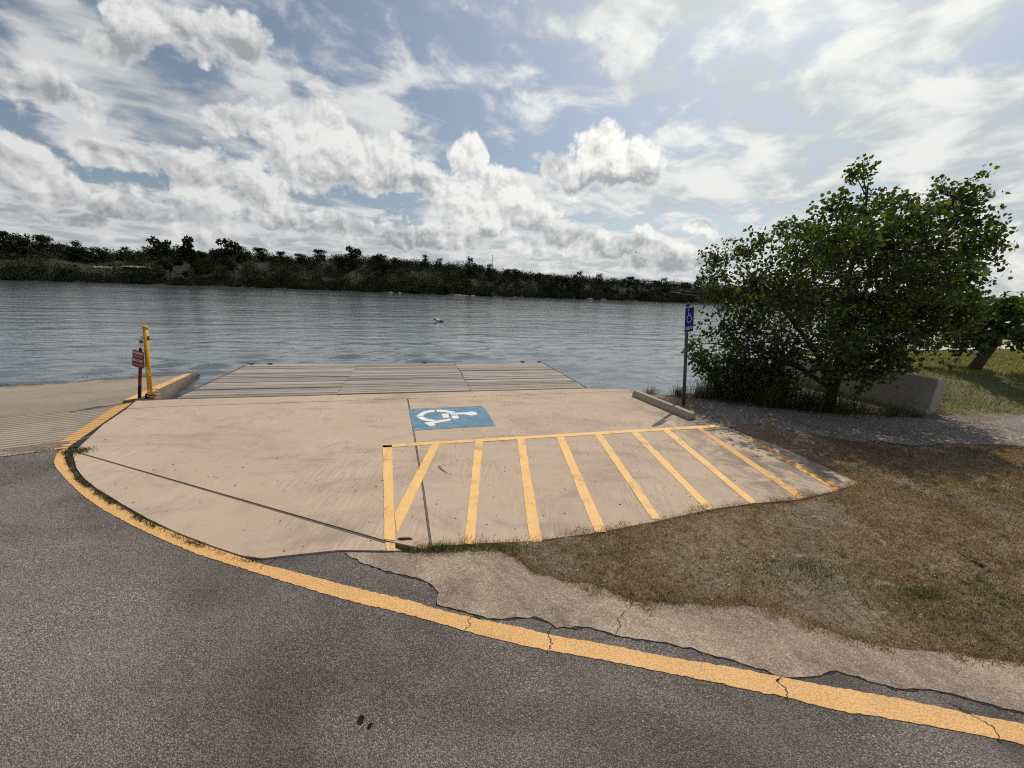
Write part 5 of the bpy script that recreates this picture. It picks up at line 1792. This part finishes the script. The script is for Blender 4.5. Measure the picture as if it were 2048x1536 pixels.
def stroke(pts, w):
    """flat ribbon polygon along an open polyline (x, z)"""
    pts = [Vector(p) for p in pts]
    l_, r_2 = [], []
    for i, p in enumerate(pts):
        t = (pts[min(i + 1, len(pts) - 1)] - pts[max(i - 1, 0)]).normalized()
        nrm = Vector((-t.y, t.x)) * w / 2
        l_.append(p + nrm)
        r_2.append(p - nrm)
    return l_, r_2


def ribbon(b, pts, w, y0, y1):
    l_, r_2 = stroke(pts, w)
    n = len(l_)
    v = [(p.x, y0, p.y) for p in l_] + [(p.x, y0, p.y) for p in r_2] + [(p.x, y1, p.y) for p in l_] + [(p.x, y1, p.y) for p in r_2]
    f = []
    for i in range(n - 1):
        f += [(i, n + i, n + i + 1, i + 1), (2 * n + i, 2 * n + i + 1, 3 * n + i + 1, 3 * n + i), (i, i + 1, 2 * n + i + 1, 2 * n + i), (n + i, 3 * n + i, 3 * n + i + 1, n + i + 1)]
    f += [(0, 2 * n, 3 * n, n), (n - 1, 2 * n - 1, 4 * n - 1, 3 * n - 1)]
    b.add(v, f)


def plate(w, h, t, cham, y0):
    """sign blank in the XZ plane with cut corners, centred"""
    x, z, c = w / 2, h / 2, cham
    ring = [(-x + c, -z), (x - c, -z), (x, -z + c), (x, z - c), (x - c, z), (-x + c, z), (-x, z - c), (-x, -z + c)]
    n = len(ring)
    v = [(a, y0, b_) for a, b_ in ring] + [(a, y0 + t, b_) for a, b_ in ring]
    f = [tuple(range(n)), tuple(n + i for i in range(n - 1, -1, -1))] + [(i, n + i, n + (i + 1) % n, (i + 1) % n) for i in range(n)]
    return MB().add(v, f)


# accessible parking sign
sb = (3.371, 7.237, 0.0)
sg = frame_root('parking_sign', sb, (3.171, 7.237, 1.985), (math.cos(math.radians(36)), math.sin(math.radians(36)), 0))
tag(sg, 'blue accessible parking sign on a dark metal post by the wheel stop', 'sign')
post = MB().tube([(0, 0, -0.2), (0, 0, 1.93)], 0.030, 14).build('post', M['galv'], sg, True)
MB().tube([(0, 0, 1.925), (0, 0, 1.955), (0, 0, 1.975), (0, 0, 1.985)], [0.034, 0.034, 0.026, 0.010], 14).build('post_cap', M['galv'], post, True)
pz = 1.675
pn = plate(0.300, 0.455, 0.003, 0.014, -0.040).build('sign_panel', M['sign_white'], sg)
pn.location = (0, 0, pz)
b = plate(0.284, 0.439, 0.0012, 0.012, -0.0414)
bl = b.build('blue_face', M['sign_blue'], pn)
# wheelchair symbol, built from strokes
b = MB()
ys = (-0.0430, -0.0410)
cz = 0.055
ribbon(b, [(-0.035, cz + 0.085), (-0.030, cz + 0.020), (0.045, cz + 0.020), (0.078, cz - 0.062), (0.100, cz - 0.055)], 0.017, *ys)
ribbon(b, [(-0.033, cz + 0.050), (0.030, cz + 0.050)], 0.013, *ys)
arc = [(-0.012 + 0.070 * math.cos(t), cz - 0.035 + 0.070 * math.sin(t)) for t in np.linspace(math.radians(118), math.radians(335), 22)]
ribbon(b, arc, 0.016, *ys)
hd = [(-0.038 + 0.019 * math.cos(t), cz + 0.122 + 0.019 * math.sin(t)) for t in np.linspace(0, 2 * math.pi, 15)[:-1]]
n = len(hd)
b.add([(x, ys[0], z) for x, z in hd] + [(x, ys[1], z) for x, z in hd], [tuple(range(n))] + [(i, n + i, n + (i + 1) % n, (i + 1) % n) for i in range(n)])
b.build('wheelchair_symbol', M['sign_white'], pn)
t_ = lettering('PARKING', 0.082, M['sign_white'], pn, 'lettering', 0.0028, 0.66)
t_.location = (0, -0.0425, -0.155)
for z in (0.17, -0.19):
    MB().tube([(0, -0.0445, z), (0, -0.036, z)], 0.006, 8).build('bolt', M['alu'], pn)
for z in (pz + 0.17, pz - 0.19):
    MB().box(-0.04, 0.04, -0.037, -0.026, z - 0.014, z + 0.014).build('bracket', M['galv'], sg)

# caution sign on its leaning stake
cb = (-6.446, 6.366, 0.0)
cs = frame_root('caution_sign', cb, (-6.262, 6.366, 0.882), (math.cos(math.radians(4)), -math.sin(math.radians(4)), 0))
tag(cs, 'small dark red caution sign on a red and black leaning stake', 'sign')


def channel(z0, z1, w, d, t):
    b = MB()
    b.box(-w / 2, w / 2, -t / 2, t / 2, z0, z1)
    b.box(-w / 2 - t, -w / 2, -d, t / 2, z0, z1)
    b.box(w / 2, w / 2 + t, -d, t / 2, z0, z1)
    return b


channel(0.235, 0.905, 0.034, 0.016, 0.005).build('stake', M['post_red'], cs)
channel(-0.15, 0.2345, 0.036, 0.017, 0.005).build('stake_foot', M['black'], cs)
pn = plate(0.205, 0.292, 0.003, 0.010, -0.022).build('sign_panel', M['sign_red'], cs)
pn.location = (-0.024, 0, 0.712)
for txt, z, s_, bo, mt, sx in (('CAUTION', 0.103, 0.050, 0.0016, 'sign_white', 0.82), ('SUBMERGED', 0.040, 0.040, 0.0004, 'sign_pink', 0.72), ('ROCKS', -0.028, 0.064, 0.0008, 'sign_white', 0.84),
                               ('AND REEF', -0.100, 0.042, 0.0006, 'sign_pink', 0.86)):
    t_ = lettering(txt, s_, M[mt], pn, 'lettering', bo, sx)
    t_.location = (0, -0.0232, z)
b = MB().box(-0.088, 0.088, -0.0240, -0.0222, 0.0690, 0.0722)
b.build('rule', M['sign_white'], pn)
for z in (0.118, -0.125):
    MB().tube([(0.024, -0.0255, z), (0.024, -0.018, z)], 0.005, 8).build('bolt', M['alu'], pn)

# yellow gate post with chain and padlock
yb = (-6.325, 6.430, 0.0)
yp = frame_root('gate_post', yb, (-6.175, 6.420, 1.262), (1, -0.2, 0))
tag(yp, 'yellow steel gate post at the corner of the boat ramp', 'post')
MB().tube([(0, 0, -0.2), (0, 0, 1.225)], 0.034, 16).build('post_body', M['post_yellow'], yp, True)
MB().tube([(0, 0, 1.215), (0, 0, 1.25), (0, 0, 1.268), (0, 0, 1.272)], [0.040, 0.040, 0.032, 0.012], 16).build('post_cap', M['post_yellow'], yp, True)
MB().tube([(0, 0, 0.004), (0, 0, 0.075)], [0.075, 0.062], 14).build('base_collar', M['black'], yp)
MB().tube([(-0.062, 0, 1.06), (0.062, 0, 1.06)], 0.007, 8).build('eye_bolt', M['steel'], yp)
MB().tube([(-0.062 + 0.018 * math.cos(t) - 0.012, 0, 1.06 + 0.018 * math.sin(t)) for t in np.linspace(0, 6.283, 13)], 0.005, 6, False).build('eye_ring', M['steel'], yp)
MB().box(0.040, 0.056, -0.014, 0.014, 1.03, 1.10).build('keeper', M['steel'], yp)


def link_ring(c, ax1, ax2, a=0.020, b_=0.012, r=0.0038):
    pts = [Vector(c) + Vector(ax1) * (a * math.cos(t)) + Vector(ax2) * (b_ * math.sin(t)) for t in np.linspace(0, 2 * math.pi, 11)]
    return MB().tube(pts, r, 5, False)


def chain_thing(name, pts, label):
    root = empty(name, pts[0])
    tag(root, label, 'chain')
    d = 0
    q = [Vector(p) for p in pts]
    seg = [(q[i], q[i + 1]) for i in range(len(q) - 1)]
    tot = sum((b_ - a).length for a, b_ in seg)
    s, k = 0.015, 0
    while s < tot:
        rem = s
        for a, b_ in seg:
            if rem <= (b_ - a).length:
                c = a.lerp(b_, rem / (b_ - a).length)
                t = (b_ - a).normalized()
                break
            rem -= (b_ - a).length
        n1 = t.cross(Vector((0.3, 1, 0.2))).normalized()
        n2 = t.cross(n1)
        o = link_ring(c - Vector(pts[0]), t, n1 if k % 2 else n2).build('chain_link', M['chain'], root, True)
        s += 0.030
        k += 1


chain_thing('chain', [(-6.278, 6.405, 1.00), (-6.292, 6.385, 0.86), (-6.275, 6.37, 0.73), (-6.262, 6.375, 0.62), (-6.245, 6.378, 0.52), (-6.225, 6.385, 0.42)], 'pale yellow chain hanging down the side of the gate post')
coil = []
for k in range(26):
    t = k * 0.75
    coil.append((-6.225 + (0.055 + 0.002 * k) * math.cos(t), 6.40 + 0.055 * math.sin(t), 0.17 - 0.0055 * k))
chain_thing('chain', coil, 'yellow chain coiled round the foot of the gate post')
lock = empty('padlock', (-6.268, 6.395, 1.005))
tag(lock, 'dark padlock hanging from the eye of the yellow gate post', 'padlock')
MB().box(-0.022, 0.022, -0.011, 0.011, -0.035, 0.010, 0.005).build('lock_body', M['steel'], lock)
MB().tube([(-0.014, 0, 0.008), (-0.014, 0, 0.03), (-0.008, 0, 0.044), (0, 0, 0.048), (0.008, 0, 0.044), (0.014, 0, 0.03), (0.014, 0, 0.008)], 0.0045, 7, False).build('shackle', M['brass'], lock)

# ------------------------------------------------------------------ buoy, birds, far post
by = empty('marker_buoy', (-5.81, 30.27, WATER_Z))
tag(by, 'white marker buoy tilted over on the open water', 'buoy')
d = Vector((-0.86, 0.1, 0.50)).normalized()
pt = lambda s: tuple(d * s)
MB().tube([pt(-0.15), pt(0.50), pt(0.56), pt(0.58)], [0.125, 0.125, 0.10, 0.04], 14).build('buoy_body', M['buoy'], by, True)
MB().tube([pt(0.40), pt(0.47)], 0.1265, 14).build('band', M['buoy_band'], by, True)
MB().tube([(0.34, 0, -0.06), (0.2, 0.02, -0.02), (-0.05, 0.0, 0.0), (-0.16, 0, -0.03)], [0.06, 0.15, 0.15, 0.08], 12).build('float_collar', M['black'], by, True)


def bird(loc, rz, flap, label):
    r = empty('bird', loc, rz)
    tag(r, label, 'bird', None)
    MB().tube([(0, -0.16, 0), (0, -0.08, 0.0), (0, 0.04, 0), (0, 0.12, 0.01), (0, 0.17, 0.005)], [0.008, 0.028, 0.035, 0.02, 0.004], 8).build('body', M['bird'], r, True)
    for s in (-1, 1):
        v = [(0.02 * s, 0.05, 0.01), (0.02 * s, -0.05, 0.01), (0.17 * s, 0.07, 0.05 * flap), (0.16 * s, -0.03, 0.05 * flap), (0.36 * s, -0.02, 0.02 * flap), (0.34 * s, -0.05, 0.02 * flap)]
        v2 = [(a, b_, c + 0.008) for a, b_, c in v]
        MB().add(v + v2, [(0, 1, 3, 2), (2, 3, 5, 4), (6, 8, 9, 7), (8, 10, 11, 9), (0, 2, 8, 6), (2, 4, 10, 8), (1, 7, 9, 3), (3, 9, 11, 5), (4, 5, 11, 10)]).build('wing', M['bird'], r)


bird((17.59, 60.0, 8.36), 0.5, 1.6, 'upper of two small dark birds flying over the lake')
bird((18.50, 60.0, 7.54), 0.8, 0.8, 'lower of two small dark birds flying over the lake')

lp = empty('leaning_post', (23.55, 18.25, 0.45))
tag(lp, 'dark leaning wooden post beside the shore path at the right edge', 'post')
MB().tube([(0, 0, -0.3), (0.35, 0, 0.9), (0.72, 0, 2.1)], [0.15, 0.14, 0.12], 10).build('post_shaft', M['dark_wood'], lp, True)
MB().tube([(0.72, 0, 2.1), (0.74, 0, 2.16)], [0.135, 0.09], 10).build('post_cap', M['steel'], lp, True)
